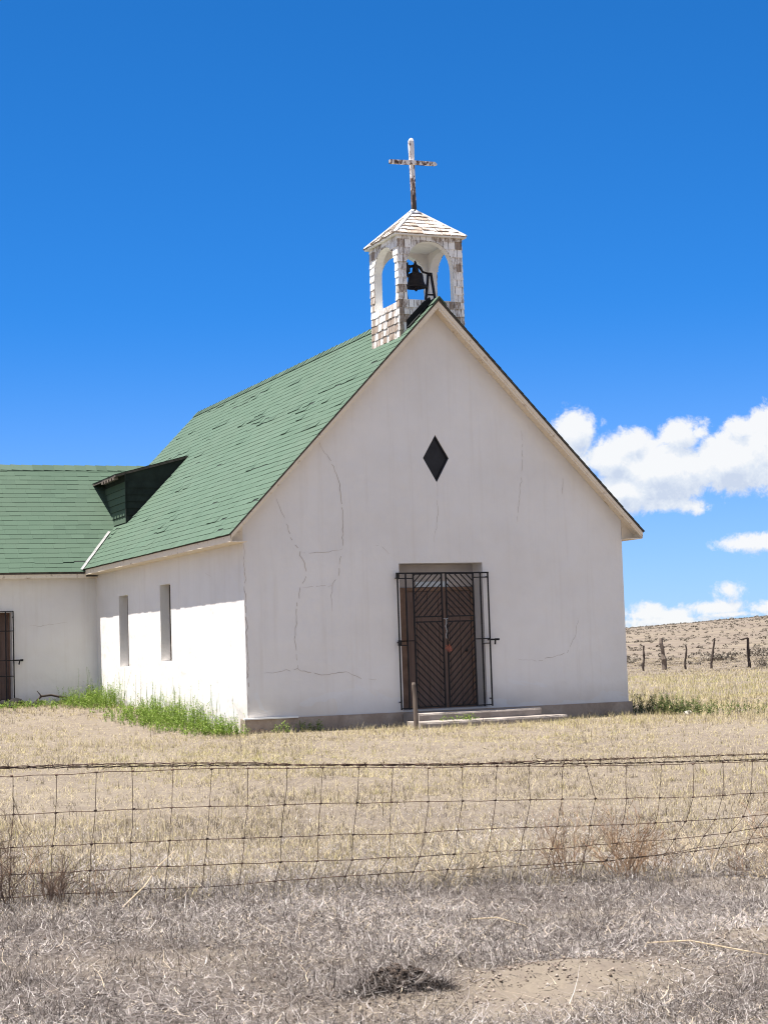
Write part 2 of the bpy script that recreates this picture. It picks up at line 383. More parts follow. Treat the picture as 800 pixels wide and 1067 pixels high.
DOORHOLE=[(3.30,.03),(5.17,.03),(5.17,3.0),(3.30,3.0)]
DIAMOND=[(4.208,4.655),(4.50,5.16),(4.208,5.645),(3.915,5.16)]
WIN=[(9.15,10.05,1.05,2.80),(5.32,6.20,1.165,2.895)]
DD=.55
mb=MB()
F0=lambda x,z:(x,0,z)
top=lambda x: roofz(x)-.09
outer=[(0,-.6),(W,-.6),(W,top(W)),(HW,top(HW)),(0,top(0))]
fill_wall(mb,outer,[DOORHOLE,DIAMOND],F0)
recess(mb,DOORHOLE,F0,lambda x,z:(x,DD,z)); recess(mb,DIAMOND,F0,lambda x,z:(x,.07,z))
wins=[[(a,c),(b,c),(b,d),(a,d)] for a,b,c,d in WIN]
LWL=lambda y,z:(0,y,z)
fill_wall(mb,[(0,-.6),(LB,-.6),(LB,top(0)),(0,top(0))],wins,LWL)
for w in wins: recess(mb,w,LWL,lambda y,z:(.27,y,z))
fill_wall(mb,[(0,-.6),(LB,-.6),(LB,top(W)),(0,top(W))],[],lambda y,z:(W,y,z))
fill_wall(mb,outer,[],lambda x,z:(x,LB,z))
CRACKS=[([(1.65,5.43),(1.9,5.08),(2.07,4.6),(2.11,3.92),(2.09,3.31),(1.97,2.77),(1.84,2.54),(1.82,2.0)],.030),
 ([(.7,4.32),(.89,3.93),(1.0,3.54),(1.19,3.26),(1.32,2.84),(1.19,2.55),(1.07,2.12),(1.03,1.46),(1.06,.94)],.030),
 ([(1.23,3.22),(1.74,3.25),(2.09,3.31)],.020),([(.3,.88),(.66,.9),(1.06,.94),(1.56,.81),(2.07,.85),(2.48,.68),(2.73,.68)],.026),
 ([(6.2,5.78),(6.2,5.13),(6.09,4.32),(6.0,3.81)],.018),([(7.37,1.88),(7.31,1.47),(7.06,1.08),(6.48,.94),(5.93,.97)],.018),
 ([(1.21,2.55),(1.84,2.58)],.016),([(4.21,4.6),(4.2,3.92),(4.1,3.43)],.014),([(7.12,4.83),(7.12,4.42)],.016),([(3.1,3.2),(2.95,3.35),(2.8,3.38)],.012)]
for i,(c,w) in enumerate(CRACKS): ribbon(mb,c,w,lambda x,z:(x,-.004,z),i+1)
ribbon(mb,[(.035,-.0),(.03,1.2),(.02,2.3),(.025,3.5)],.035,lambda x,z:(x,-.004,z),31)
for i,c in enumerate([[(1.1,.55),(1.3,.9),(1.25,1.2)],[(3.4,1.2),(3.8,1.35),(4.1,1.3)],[(7.4,1.5),(7.2,1.8)],[(2.2,2.9),(2.6,3.0)]]):
    ribbon(mb,c,.009,lambda y,z:(-.004,y,z),i+50)
mb.build('wall',[M['stucco'],M['crack']],church)

mb=MB(); mb.box(-.05,-.06,-.62,W+.06,.3,0.0)
mb.box(-.09,-.095,-.008,1.02,.0,.02,1)
# broken edge: small chips and rubble set into the ledge
R=random.Random(3)
for i in range(46):
    x=R.uniform(-.05,8.5); s=R.uniform(.03,.10)
    mb.hexa([(x,-.075,-.30+R.uniform(0,.1)),(x+s,-.075,-.31),(x+s,-.05,-.3),(x,-.05,-.3),(x+.01,-.07-R.uniform(0,.03),-.3+s*1.2),(x+s*.8,-.07-R.uniform(0,.03),-.28+s),(x+s,-.05,-.28+s),(x,-.05,-.28+s)])
mb.build('foundation',[M['concrete'],M['white']],church)

# windows
for a,b,c,d in WIN:
    mb=MB(); mb.box(.23,a,c,.25,b,d); o=mb.build('window',M['glass'],church)
    mb=MB()
    for y0,y1,z0,z1 in ((a,a+.05,c,d),(b-.05,b,c,d),(a+.05,b-.05,c,c+.05),(a+.05,b-.05,d-.05,d),(a+.05,b-.05,(c+d)/2-.02,(c+d)/2+.02)): mb.box(.215,y0,z0,.228,y1,z1)
    mb.build('window_frame',M['edge'],o)
    mb=MB(); mb.box(.004,a+.002,c-.03,.21,b-.002,c+.006); mb.build('window_sill',M['stucco'],o)
mb=MB()
mb.face([(x,.06,z) for x,z in DIAMOND]); dw=mb.build('diamond_window',M['dark'],church); dw['label']='dark diamond shaped window high in the gable'
mb=MB()
for i in range(4):
    a=DIAMOND[i];b=DIAMOND[(i+1)%4]; c=(4.208,5.16); k=.9
    ia=(c[0]+(a[0]-c[0])*k,c[1]+(a[1]-c[1])*k); ib=(c[0]+(b[0]-c[0])*k,c[1]+(b[1]-c[1])*k)
    mb.face([(a[0],.025,a[1]),(b[0],.025,b[1]),(ib[0],.025,ib[1]),(ia[0],.025,ia[1])]); mb.face([(ia[0],.025,ia[1]),(ib[0],.025,ib[1]),(ib[0],.058,ib[1]),(ia[0],.058,ia[1])])
mb.build('window_frame',M['dark'],dw)

# front door inside the deep opening
mb=MB()
nx=6; x0,x1=3.62,5.09
for k in range(nx):
    a=x0+(x1-x0)*k/nx; b=x0+(x1-x0)*(k+1)/nx
    mb.box(a+.004,DD-.07,.09,b-.004,DD-.02-.004*(k%2),2.44)
for x in (3.66,4.62): mb.box(x-.05,DD-.085,2.1,x+.5,DD-.07,2.22)
mb.box(x0,DD-.03,.09,x1,DD-.012,2.44)
front=mb.build('door',M['door'],church); front['label']='dark brown plank door behind the chevron gate'
mb=MB(); mb.lathe([(0,-.03),(.022,-.03),(.03,0),(.022,.03),(0,.03)],(4.95,DD-.11,1.2),10); mb.box(4.935,DD-.11,1.185,4.965,DD-.06,1.215); mb.build('handle',M['iron'],front)
mb=MB(); mb.box(3.31,DD-.09,.035,3.615,DD-.01,2.52); mb.box(5.095,DD-.09,.035,5.165,DD-.01,2.52); mb.box(3.615,DD-.09,2.445,5.095,DD-.01,2.52); mb.box(3.615,DD-.1,.035,5.095,DD-.01,.085)
mb.build('door_frame',M['frame'],church)
mb=MB(); mb.box(3.305,DD-.06,2.525,5.166,DD-.004,2.995); tp=mb.build('transom_panel',M['panel'],church)
mb=MB(); mb.box(3.86,DD-.072,2.53,4.60,DD-.064,2.64); mb.build('transom_pane',M['pane'],tp)

# roof
mb=MB()
def slab(mb,side):
    s=lambda x:x if side<0 else W-x
    P=[]
    for y in (-G,LR):
        P.append([(s(-EO),y,ZE),(s(HW),y,ZR),(s(HW),y,ZR-.045),(s(-EO),y,ZE-.036)])
    a,b=P
    q=[(a[0],a[1],b[1],b[0]),(a[3],b[3],b[2],a[2]),(a[0],b[0],b[3],a[3]),(a[0],a[3],a[2],a[1]),(b[0],b[1],b[2],b[3])]
    for k,f in enumerate(q): mb.face(f,1 if k in(2,3,4) else 2)
slab(mb,-1); slab(mb,1)
dn=Vector((-PT,0,1)).normalized(); dv=Vector((1,0,PT)).normalized()
shingles(mb,(-EO-.02,-G-.015,ZE-.02*PT),(0,1,0),dv,dn,LR+G+.02,(HW+EO)*SL+.02,worn=.042,seed=4)
dn2=Vector((PT,0,1)).normalized(); dv2=Vector((-1,0,PT)).normalized()
shingles(mb,(W+EO+.02,-G-.015,ZE-.02*PT),(0,1,0),dv2,dn2,LR+G+.02,(HW+EO)*SL+.02,worn=.02,seed=9)
# ridge caps
R=random.Random(5)
for k in range(60):
    y=-G-.03+k*.293; h=R.uniform(.012,.022)
    for sg in (-1,1):
        mb.face([(HW,y,ZR+.035+h),(HW,y+.31,ZR+.03),(HW+sg*.15,y+.31,ZR+.028-.15*PT),(HW+sg*.15,y,ZR+.03+h-.15*PT)],0,R.random())
        mb.face([(HW,y,ZR),(HW,y,ZR+.035+h),(HW+sg*.15,y,ZR+.03+h-.15*PT),(HW+sg*.15,y,ZR-.15*PT)],0,.2)
roof=mb.build('roof',[M['shingle'],M['edge'],M['felt']],church)
# barge boards (front and back rakes) and the sloping soffits behind them
for side in (-1,1):
    s=lambda x:x if side<0 else W-x
    lab=None
    for (ya,yb) in ((-G+.012,-G+.045),(LR-.045,LR-.012)):
        mb=MB()
        pa,pb=(-EO+.02,.07),(HW,.085)
        for d0,d1,pr in (((.05,.115,0),(.115,.155,.012)) if side<0 else ((.055,.15,0),(.15,.205,.012))):
            f=[]
            for y in (ya+(pr if ya<0 else -pr),yb): f.append([(s(-EO+.02),y,roofz(-EO+.02)-d0*.85),(s(HW),y,ZR-d0),(s(HW),y,ZR-d1*1.18),(s(-EO+.02),y,roofz(-EO+.02)-d1*.85)])
            a,b=f
            for q in ((a[0],a[1],a[2],a[3]),(b[3],b[2],b[1],b[0]),(a[0],b[0],b[1],a[1]),(a[3],a[2],b[2],b[3])): mb.face(q)
        mb.build('bargeboard',M['cream'],church)
    for (ya,yb) in ((-G+.05,-.005),(LB+.005,LR-.05)):
        mb=MB(); z0=.15
        mb.face([(s(-EO+.03),ya,roofz(-EO+.03)-z0*.75),(s(HW),ya,ZR-z0*1.25),(s(HW),yb,ZR-z0*1.25),(s(-EO+.03),yb,roofz(-EO+.03)-z0*.75)])
        mb.build('soffit',M['cream'],church)
    # eaves: fascia board + level soffit
    mb=MB()
    xo=s(-EO+.015); xi=s(-EO+.045); lo,hi=min(xo,xi),max(xo,xi)
    mb.box(lo,-G+.05,ZE-.165,hi,LR-.05,ZE-.04)
    mb.build('fascia',M['cream'],church)
    mb=MB(); xi=s(0); xo=s(-EO+.05); lo,hi=min(xo,xi),max(xo,xi); mb.box(lo,-G+.05,ZE-.17,hi,LR-.05,ZE-.15)
    mb.face([(s(.0),-.006,ZE-.15),(s(-EO+.045),-.006,ZE-.15),(s(-EO+.045),-.006,roofz(-EO+.045)-.07),(s(.0),-.006,roofz(0)-.09)])
    mb.build('eave_soffit',M['cream'],church)
# black tar paper flashing folded up against the front of the belfry
mb=MB()
q=[(3.66,roofz(3.66)-.02),(3.80,roofz(3.80)-.02),(4.235,ZR-.0),(4.20,ZR+.10),(4.03,8.40),(3.66,8.02)]
mb.face([(x,.006,z) for x,z in q]); mb.face([(x,-.03-.1*(k in(0,1,2)),z) for k,(x,z) in enumerate([(x,roofz(x)+.055) for x in (3.66,3.8,4.235)])]+[(4.235,.006,roofz(4.235)+.055),(3.66,.006,roofz(3.66)+.055)])
mb.build('tar_paper_patch',M['tar'],roof)

# ---------------------------------------------------------------- wing
WY=12.45; WX=-9.0; WE=WY-.3; ZWE=3.54; WR=15.06; ZWR=ZWE+(WR-WE)*PT
wz=lambda y: ZWE+PT*(y-WE) if y<=WR else ZWE+PT*(2*WR-y-WE)
WB=2*WR-WY
mb=MB()
WD=[(-3.35,.10),(-2.2,.10),(-2.2,2.53),(-3.35,2.53)]
fw=lambda x,z:(x,WY,z)
fill_wall(mb,[(WX,-.5),(.12,-.5),(.12,ZWE-.05),(WX,ZWE-.05)],[WD],fw)
recess(mb,WD,fw,lambda x,z:(x,WY+.42,z))
gb=[(WY,-.5),(WB,-.5),(WB,wz(WB)-.08),(WR,ZWR-.08),(WY,wz(WY)-.08)]
fill_wall(mb,gb,[],lambda y,z:(WX,y,z))
fill_wall(mb,[(WX,-.5),(3.0,-.5),(3.0,ZWE-.05),(WX,ZWE-.05)],[],lambda x,z:(x,WB,z))
for i,c in enumerate([[(-1.75,2.18),(-1.45,2.16),(-1.1,2.2),(-.7,2.24)],[(-.35,.6),(-.5,.9)]]): ribbon(mb,c,.018,lambda x,z:(x,WY-.004,z),i+70)
mb.build('wing_wall',[M['stucco'],M['crack']],church)
mb=MB()
for sg in (0,1):
    yy=lambda y: y if sg==0 else 2*WR-y
    a=[(WX-.3,yy(WE),ZWE),(WX-.3,yy(WR),ZWR),(WX-.3,yy(WR),ZWR-.07),(WX-.3,yy(WE),ZWE-.06)]
    X2=2.4
    b=[(-.30,yy(WE),ZWE),(X2,yy(WR),ZWR),(X2,yy(WR),ZWR-.07),(-.30,yy(WE),ZWE-.06)]
    for k,f in enumerate([(a[0],a[1],b[1],b[0]),(a[3],b[3],b[2],a[2]),(a[0],b[0],b[3],a[3]),(a[0],a[3],a[2],a[1])]): mb.face(f,1 if k>1 else 2)
kp=lambda a_,b_: (WX-.3+a_) < -.35+b_/SL+.33
shingles(mb,(WX-.3,WE-.02,ZWE-.02*PT),(1,0,0),(0,1,PT),(0,-PT,1),-WX+3.2,(WR-WE)*SL+.02,worn=.004,seed=21,keep=kp)
shingles(mb,(WX-.3,2*WR-WE+.02,ZWE-.02*PT),(1,0,0),(0,-1,PT),(0,PT,1),-WX+3.2,(WR-WE)*SL+.02,worn=.03,seed=22,keep=kp)
for k in range(39):
    x=WX-.3+k*.293; h=R.uniform(.012,.02)
    if x>2.05: break
    for sg in (-1,1):
        mb.face([(x,WR,ZWR+.03+h),(x+.31,WR,ZWR+.028),(x+.31,WR+sg*.15,ZWR+.026-.15*PT),(x,WR+sg*.15,ZWR+.028+h-.15*PT)],0,R.random())
mb.build('wing_roof',[M['shingle'],M['edge'],M['felt']],church)
mb=MB(); mb.box(WX-.25,WE+.02,ZWE-.17,-.32,WE+.05,ZWE-.065); mb.box(WX-.25,WE+.052,ZWE-.16,-.0,WY-.003,ZWE-.14); mb.build('wing_fascia',M['cream'],church)
mb=MB()   # rake board of the far gable end
for yy in (lambda y:y,lambda y:2*WR-y):
    a=[(WX-.29,yy(WE),ZWE-.07),(WX-.29,yy(WR),ZWR-.08),(WX-.29,yy(WR),ZWR-.28),(WX-.29,yy(WE),ZWE-.22)]; b=[(x+.03,y,z) for x,y,z in a]
    for q in ((a[0],a[1],a[2],a[3]),(b[3],b[2],b[1],b[0]),(a[3],a[2],b[2],b[3])): mb.face(q)
mb.build('wing_bargeboard',M['cream'],church)
# valley flashing
mb=MB()
va=Vector((-.42,WE+.0,ZWE+.04)); vb=Vector((.56,13.12,roofz(.56)+.045))
d=(vb-va); 
for k in range(6):
    p=va+d*(k/6); q=va+d*((k+1)/6+.01); o=Vector((0,0,.006*(k%2)))
    l=Vector((-.05,.012,.02)); r_=Vector((.012,-.05,.02))
    mb.face([p+l+o,p+o,q+o,q+l+o],0); mb.face([p+o,p+r_+o,q+r_+o,q+o],0)
mb.build('valley_flashing',M['zinc'],church)

# dormer: a low shed roof where the wing meets the main slope
DX,DY=.75,12.0
dz=lambda x: 6.07+.265*(x-DX)
mb=MB()
xt=2.43
mb.face([(DX,DY,roofz(DX)-.05),(xt,DY,roofz(xt)-.02),(DX,DY,dz(DX))],0)  # front cheek takes a near-black felt colour that also paints in its shade
mb.face([(DX,DY,roofz(DX)-.05),(DX,DY,dz(DX)),(DX,14.62,dz(DX)),(DX,13.3,roofz(DX)-.05)],0)
# board rows on both faces
for k in range(7):
    z0=4.80+k*.18; z1=z0+.176
    f=lambda z:(z-PT*EO-ZE)/PT      # main roof x at height z
    if z1<dz(DX)-.02:
        mb.face([(DX,DY-.022,z0),(min(f(z0),9),DY-.022,z0),(f(z1),DY-.004,z1),(DX,DY-.004,z1)],0,R.uniform(.2,.6))
        yb=WE+(z0-ZWE)/PT+.1
        mb.face([(DX-.022,DY,z0),(DX-.004,DY,z1),(DX-.004,yb+.2,z1),(DX-.022,yb,z0)],1,R.uniform(.2,.8))
dorm=mb.build('dormer',[M['felt'],M['shingle']],church)
mb=MB()
xo=DX-.30
a=[(xo,DY-.04,dz(xo)+.05),(xt+.02,DY-.04,dz(xt)+.05),(xt+.02,14.75,dz(xt)+.05),(xo,14.75,dz(xo)+.05)]
mb.face(a,1); b=[(x,y,z-.06) for x,y,z in a]; mb.face(b[::-1],2); mb.face([b[0],b[1],a[1],a[0]],2); mb.face([b[3],b[0],a[0],a[3]],2)
shingles(mb,(xo-.01,DY-.05,dz(xo)+.05),(0,1,0),(1,0,.265),(-.265,0,1),2.8,(xt-xo)*1.034,worn=.05,seed=33)
dr=mb.build('dormer_roof',[M['shingle'],M['felt'],M['edge']],dorm)
for k in range(5):
    y=DY+.10+k*.30
    mb=MB(); mb.hexa([(xo-.012,y,dz(xo)-.075),(xo+.1,y,dz(xo)-.07),(xo+.1,y+.15,dz(xo)-.07),(xo-.012,y+.15,dz(xo)-.075),(xo-.012,y,dz(xo)-.012),(xo+.1,y,dz(xo)-.012),(xo+.1,y+.15,dz(xo)-.012),(xo-.012,y+.15,dz(xo)-.012)])
    mb.build('rafter_end',M['wood'],dorm)
mb=MB(); mb.bar((DX-.03,DY-.03,roofz(DX)),(DX-.03,DY-.03,dz(DX)),.03,.03); mb.build('corner_board',M['felt'],dorm)

# wing door with a barred gate
mb=MB()
for k in range(5): mb.box(-3.30+k*.215+.003,WY+.33,.11,-3.30+(k+1)*.215-.003,WY+.37,2.48)
wd=mb.build('wing_door',M['door'],church)
mb=MB(); mb.box(-2.24,WY+.29,.105,-2.205,WY+.41,2.52); mb.box(-3.345,WY+.29,.105,-3.31,WY+.41,2.52); mb.box(-3.31,WY+.29,2.485,-2.24,WY+.41,2.52); mb.build('door_frame',M['frame'],wd)
mb=MB()
gy=WY-.1
for x in (-3.4,-3.2,-3.0,-2.8,-2.6,-2.38,-2.185): mb.bar((x,gy,.06),(x,gy,2.56),.028,.028)
for z in (.3,.9,1.30,2.05,2.55): mb.bar((-3.4,gy+.001,z),(-2.185,gy+.001,z),.024,.024)
for x in (-3.4,-2.185):
    for z in (.3,2.4): mb.bar((x,gy,z),(x,WY,z),.024,.024)
wg=mb.build('wing_gate',M['iron'],church)
mb=MB(); mb.bar((-2.21,gy-.02,1.30),(-1.96,gy-.02,1.30),.03,.035); mb.box(-2.02,gy-.04,1.27,-1.95,gy+.01,1.325); mb.bar((-2.04,gy-.02,1.28),(-2.06,gy-.02,1.19),.03,.03); mb.build('latch',M['iron'],wg)

# ---------------------------------------------------------------- belfry
BX0,BX1,BY0,BY1,BZ=3.525,4.975,.035,1.55,9.80
BC=((BX0+BX1)/2,(BY0+BY1)/2)
ARCH_F=(3.70,4.77,8.45,9.08,9.70)     # x0,x1,sill,spring,top
ARCH_S=(.19,1.33,8.42,9.10,9.68)
def arch_pts(a,n=14):
    x0,x1,s,sp,t=a; c=(x0+x1)/2; h=(x1-x0)/2
    P=[(x0,s),(x1,s)]
    for k in range(n+1):
        an=PI*k/n; P.append((c+h*math.copysign(abs(math.cos(an))**.9,math.cos(an)),sp+(t-sp)*math.sin(an)**.92 if math.sin(an)>0 else sp))
    return P
def arch_top(a,x):
    x0,x1,s,sp,t=a; c=(x0+x1)/2; h=(x1-x0)/2; k=abs(x-c)/h
    if k>=1: return None
    co=k**(1/.9); return sp+(t-sp)*(math.sqrt(max(0,1-co*co)))**.92
mb=MB()
T=.17
def fside(fix,inner,axis):
    return (lambda a,z:(a,fix,z)) if axis=='y' else (lambda a,z:(fix,a,z))
faces=[('y',BY0,1,ARCH_F,BX0,BX1),('y',BY1,-1,ARCH_F,BX0,BX1),('x',BX0,1,ARCH_S,BY0,BY1),('x',BX1,-1,ARCH_S,BY0,BY1)]
for ax,fx,dr_,arch,a0,a1 in faces:
    t0=fside(fx,0,ax); t1=fside(fx+dr_*T,0,ax)
    loop=arch_pts(arch)
    zb=7.3
    fill_wall(mb,[(a0,zb),(a1,zb),(a1,BZ),(a0,BZ)],[loop],t0,2)
    fill_wall(mb,[(a0,zb),(a1,zb),(a1,BZ),(a0,BZ)],[loop],t1,0)
    recess(mb,loop,t0,t1,0)
mb.box(BX0+T,BY0+T,8.44,BX1-T,BY1-T,8.50,0)
mb.box(BX0+.01,BY0+.01,9.76,BX1-.01,BY1-.01,9.79,0)
# shingle cladding
def clad(ax,fx,dr_,arch,a0,a1,seed):
    R=random.Random(seed); z=7.35; row=0
    while z<BZ-.02:
        z1=min(z+.165,BZ); a=a0-.012-R.random()*.12
        while a<a1+.012:
            w=R.uniform(.10,.20); s0=max(a,a0-.012); s1=min(a+w-R.uniform(.006,.016),a1+.012); a+=w
            if s1-s0<.015: continue
            if ax=='y' and fx<1 and z1<min(roofz(s0),roofz(s1))-.02: continue
            low=max(0,min(1,(8.55-z)/.5)); face_dirty=.35 if ax=='x' else .0
            r=R.gauss(.30,.17)+low*R.choice((0,.1,.3,.42))*(1. if ax=='x' and dr_>0 else .6)
            if R.random()<.06: r+=.5
            r=min(1,max(0,r))
            bz=z+R.uniform(-.012,.008); th=R.uniform(.014,.022)
            over=[x for x in np.linspace(s0,s1,4) if arch[0]<x<arch[1]]
            strips=[(s0,s1)] if not over or z1<arch[2] or z>arch[4]+.05 else [(s0+(s1-s0)*k/6,s0+(s1-s0)*(k+1)/6) for k in range(6)]
            for (p,q) in strips:
                zz0,zz1=bz,z1+.01
                if len(strips)>1:
                    t=arch_top(arch,(p+q)/2)
                    if t is not None:
                        if zz0<arch[2]: zz1=min(zz1,arch[2])
                        else: zz0=max(zz0,t)
                    if zz1-zz0<.01: continue
                o0,o1=fx-dr_*th,fx-dr_*.004
                tr=(lambda aa,oo,z_:(aa,oo,z_)) if ax=='y' else (lambda aa,oo,z_:(oo,aa,z_))
                A,B,C,D=tr(p,o0,zz0),tr(q,o0,zz0),tr(q,o1,zz1),tr(p,o1,zz1)
                mb.face((A,B,C,D),1,r); mb.face((tr(p,fx,zz0),tr(q,fx,zz0),B,A),1,r)
                mb.face((tr(p,fx,zz0),A,D),1,r); mb.face((tr(q,fx,zz0),C,B),1,r)
        z+=.158; row+=1
for i,f in enumerate(faces): clad(*f,seed=40+i)
belf=mb.build('belfry',[M['white'],M['wshingle'],M['edge']],church)
belf['label']='square open belfry clad in peeling white shingles'
# belfry roof: pyramid of shingles
OV=.085; AZ=10.55; EZ=9.835
ex0,ex1,ey0,ey1=BX0-OV,BX1+OV,BY0-OV,BY1+OV; ap=Vector((BC[0],BC[1],AZ))
mb=MB()
cs=[Vector((ex0,ey0,EZ)),Vector((ex1,ey0,EZ)),Vector((ex1,ey1,EZ)),Vector((ex0,ey1,EZ))]
mb.face([c-Vector((0,0,.035)) for c in cs][::-1],0)
R=random.Random(12)
for i in range(4):
    a,b=cs[i],cs[(i+1)%4]; mb.face([a-Vector((0,0,.035)),b-Vector((0,0,.035)),b,a],0); mb.face([a,b,ap],0)
    u=(b-a); L=u.length; u.normalize(); mid=(a+b)/2; v=(ap-mid); VL=v.length; v.normalize(); nn=u.cross(v).normalized()
    if nn.z<0: nn=-nn
    rows=7; ch=VL/rows
    for j in range(rows):
        f0=j/rows; f1=min(1,(j+1.05)/rows); x=-.02
        while x<L:
            w=R.uniform(.09,.19); s0,s1=x,min(x+w-.008,L); x+=w
            lo0,lo1=L/2*f0,L-L/2*f0; hi0,hi1=L/2*f1,L-L/2*f1
            p0,p1=max(s0,lo0),min(s1,lo1)
            if p1-p0<.02: continue
            q0,q1=min(max(s0,hi0),hi1),max(min(s1,hi1),hi0)
            bs=f0*VL-.015+R.uniform(-.012,.008); h=R.uniform(.018,.034)
            A=a+u*p0+v*bs+nn*h;B=a+u*p1+v*bs+nn*h*R.uniform(.8,1.2);C=a+u*q1+v*(f1*VL)+nn*.004;D=a+u*q0+v*(f1*VL)+nn*.004
            r=min(1,max(0,R.gauss(.44,.16)+(.25 if R.random()<.15 else 0)))
            mb.face((A,B,C,D),1,r); mb.face((a+u*p0+v*bs,a+u*p1+v*bs,B,A),1,.8)
    # hip board
    mb.bar(a+Vector((0,0,.02)),ap+Vector((0,0,.02)),.07,.03,m=0)
mb.build('belfry_roof',[M['white'],M['wshingle']],belf)

# cross on top (fixed to the belfry roof)
cr=bpy.data.objects.new('cross',None); COL.objects.link(cr); cr.parent=church; cr.location=Vector((4.24,.77,10.45))-church.location
cr['label']='weathered white wooden cross on the belfry peak'
mb=MB()
def loft(mb,secs):
    n=len(secs[0])
    for i in range(len(secs)-1):
        for k in range(n): mb.face([secs[i][k],secs[i][(k+1)%n],secs[i+1][(k+1)%n],secs[i+1][k]])
    mb.face(secs[0][::-1]); mb.face(secs[-1])
rect=lambda cx,cy,z,w,d:[(cx-w,cy-d,z),(cx+w,cy-d,z),(cx+w,cy+d,z),(cx-w,cy+d,z)]
loft(mb,[rect(4.25,.77,10.43,.047,.04),rect(4.245,.77,11.0,.043,.04),rect(4.24,.77,11.5,.047,.04),rect(4.235,.77,11.95,.052,.042),rect(4.235,.77,12.04,.049,.04),rect(4.235,.77,12.085,.034,.03),rect(4.235,.77,12.105,.014,.015)])
mb.build('post',M['cross'],cr)
mb=MB()
rx=lambda x,z,h,d:[(x,.70-d,z-h),(x,.70+d,z-h),(x,.70+d,z+h),(x,.70-d,z+h)]
loft(mb,[rx(3.685,11.535,.025,.02),rx(3.70,11.536,.043,.03),rx(4.24,11.555,.044,.03),rx(4.74,11.562,.040,.03),rx(4.785,11.55,.014,.02)])
mb.build('arm',M['cross'],cr)
CAM=np.array([-10.66,-32.877]); YAW=.3941
def sector(n,d0,d1,half=20,pw=1.,seed=0):
    g=np.random.default_rng(seed); a=YAW+np.radians(g.uniform(-half,half,n)); u=g.random(n)
    d=(d0**(2-pw)+(d1**(2-pw)-d0**(2-pw))*u)**(1/(2-pw)) if pw!=2 else d0*(d1/d0)**u
    return np.stack([CAM[0]+d*np.sin(a),CAM[1]+d*np.cos(a)],-1),g
# ---------------------------------------------------------------- iron gate in front of the door
gate=bpy.data.objects.new('security_gate',None); COL.objects.link(gate); gate.parent=church; gate.location=Vector((4.22,-.1,.04))-church.location
gate['label']='black iron gate with chevron bars'
GY=-.10
mb=MB(); bt=.026
for x in (3.215,3.395,5.065,5.238): mb.bar((x,GY,.045),(x,GY,2.80),bt,bt)
for x0,x1 in ((3.215,3.56),(4.90,5.238)):
    for z in (2.79,2.69,1.425,.07): mb.bar((x0,GY+.002,z),(x1,GY+.002,z),.022,.022)
mb.bar((3.20,GY-.002,2.795),(5.252,GY-.002,2.785),.03,.03)
for z in (1.425,1.34): mb.bar((3.215,GY+.002,z),(3.40,GY+.002,z),.022,.022)
mb.box(3.19,GY-.02,1.33,3.26,GY+.02,1.445); mb.box(3.19,GY-.02,2.69,3.25,GY+.02,2.81)
mb.box(5.05,GY-.004,2.68,5.08,GY+.01,2.8); mb.bar((5.065,GY+.004,1.33),(5.238,GY+.004,1.33),.02,.02)
for x in (3.215,5.238):
    for z in (.2,1.40,2.7): mb.bar((x,GY,z),(x,.0,z),.022,.022)
mb.build('gate_frame',M['iron'],gate)
def chev(mb,x0,x1,z0,z1,sg,step,off):
    """45 degree bars inside a panel; sg=+1 rises to the right"""
    c=-3.
    w=x1-x0; k=off
    lo=z0-w if sg>0 else z0; 
    c=z0-w+off
    while c<z1:
        # line z = c + (x-x0) (sg>0) or z = c + (x1-x) ; clip to panel
        ta=max(0,z0-c); tb=min(w,z1-c)
        if tb-ta>.03:
            xa,xb=(x0+ta,x0+tb) if sg>0 else (x1-ta,x1-tb)
            mb.bar((xa,GY+.003,c+ta),(xb,GY+.003,c+tb),.019,.019,up=(0,1,0))
        c+=step
for i,(x0,x1,su) in enumerate(((3.56,4.185,1),(4.285,4.895,-1))):
    mb=MB()
    for x in (x0,x1): mb.bar((x,GY-.003,.06),(x,GY-.003,2.78),.028,.028)
    for z in (.085,1.80,1.905,2.775): mb.bar((x0,GY-.001,z),(x1,GY-.001,z),.026,.026)
    chev(mb,x0,x1,1.915,2.77,su,.128,.03)
    chev(mb,x0,x1,.095,1.79,-su,.142,.05)
    lf=mb.build('gate_leaf',M['iron'],gate)
mb=MB(); mb.bar((5.2,GY-.03,1.405),(5.42,GY-.03,1.400),.03,.035); mb.box(5.34,GY-.05,1.385,5.43,GY,1.425); mb.bar((5.345,GY-.03,1.39),(5.335,GY-.03,1.30),.025,.03); mb.build('latch',M['iron'],gate)

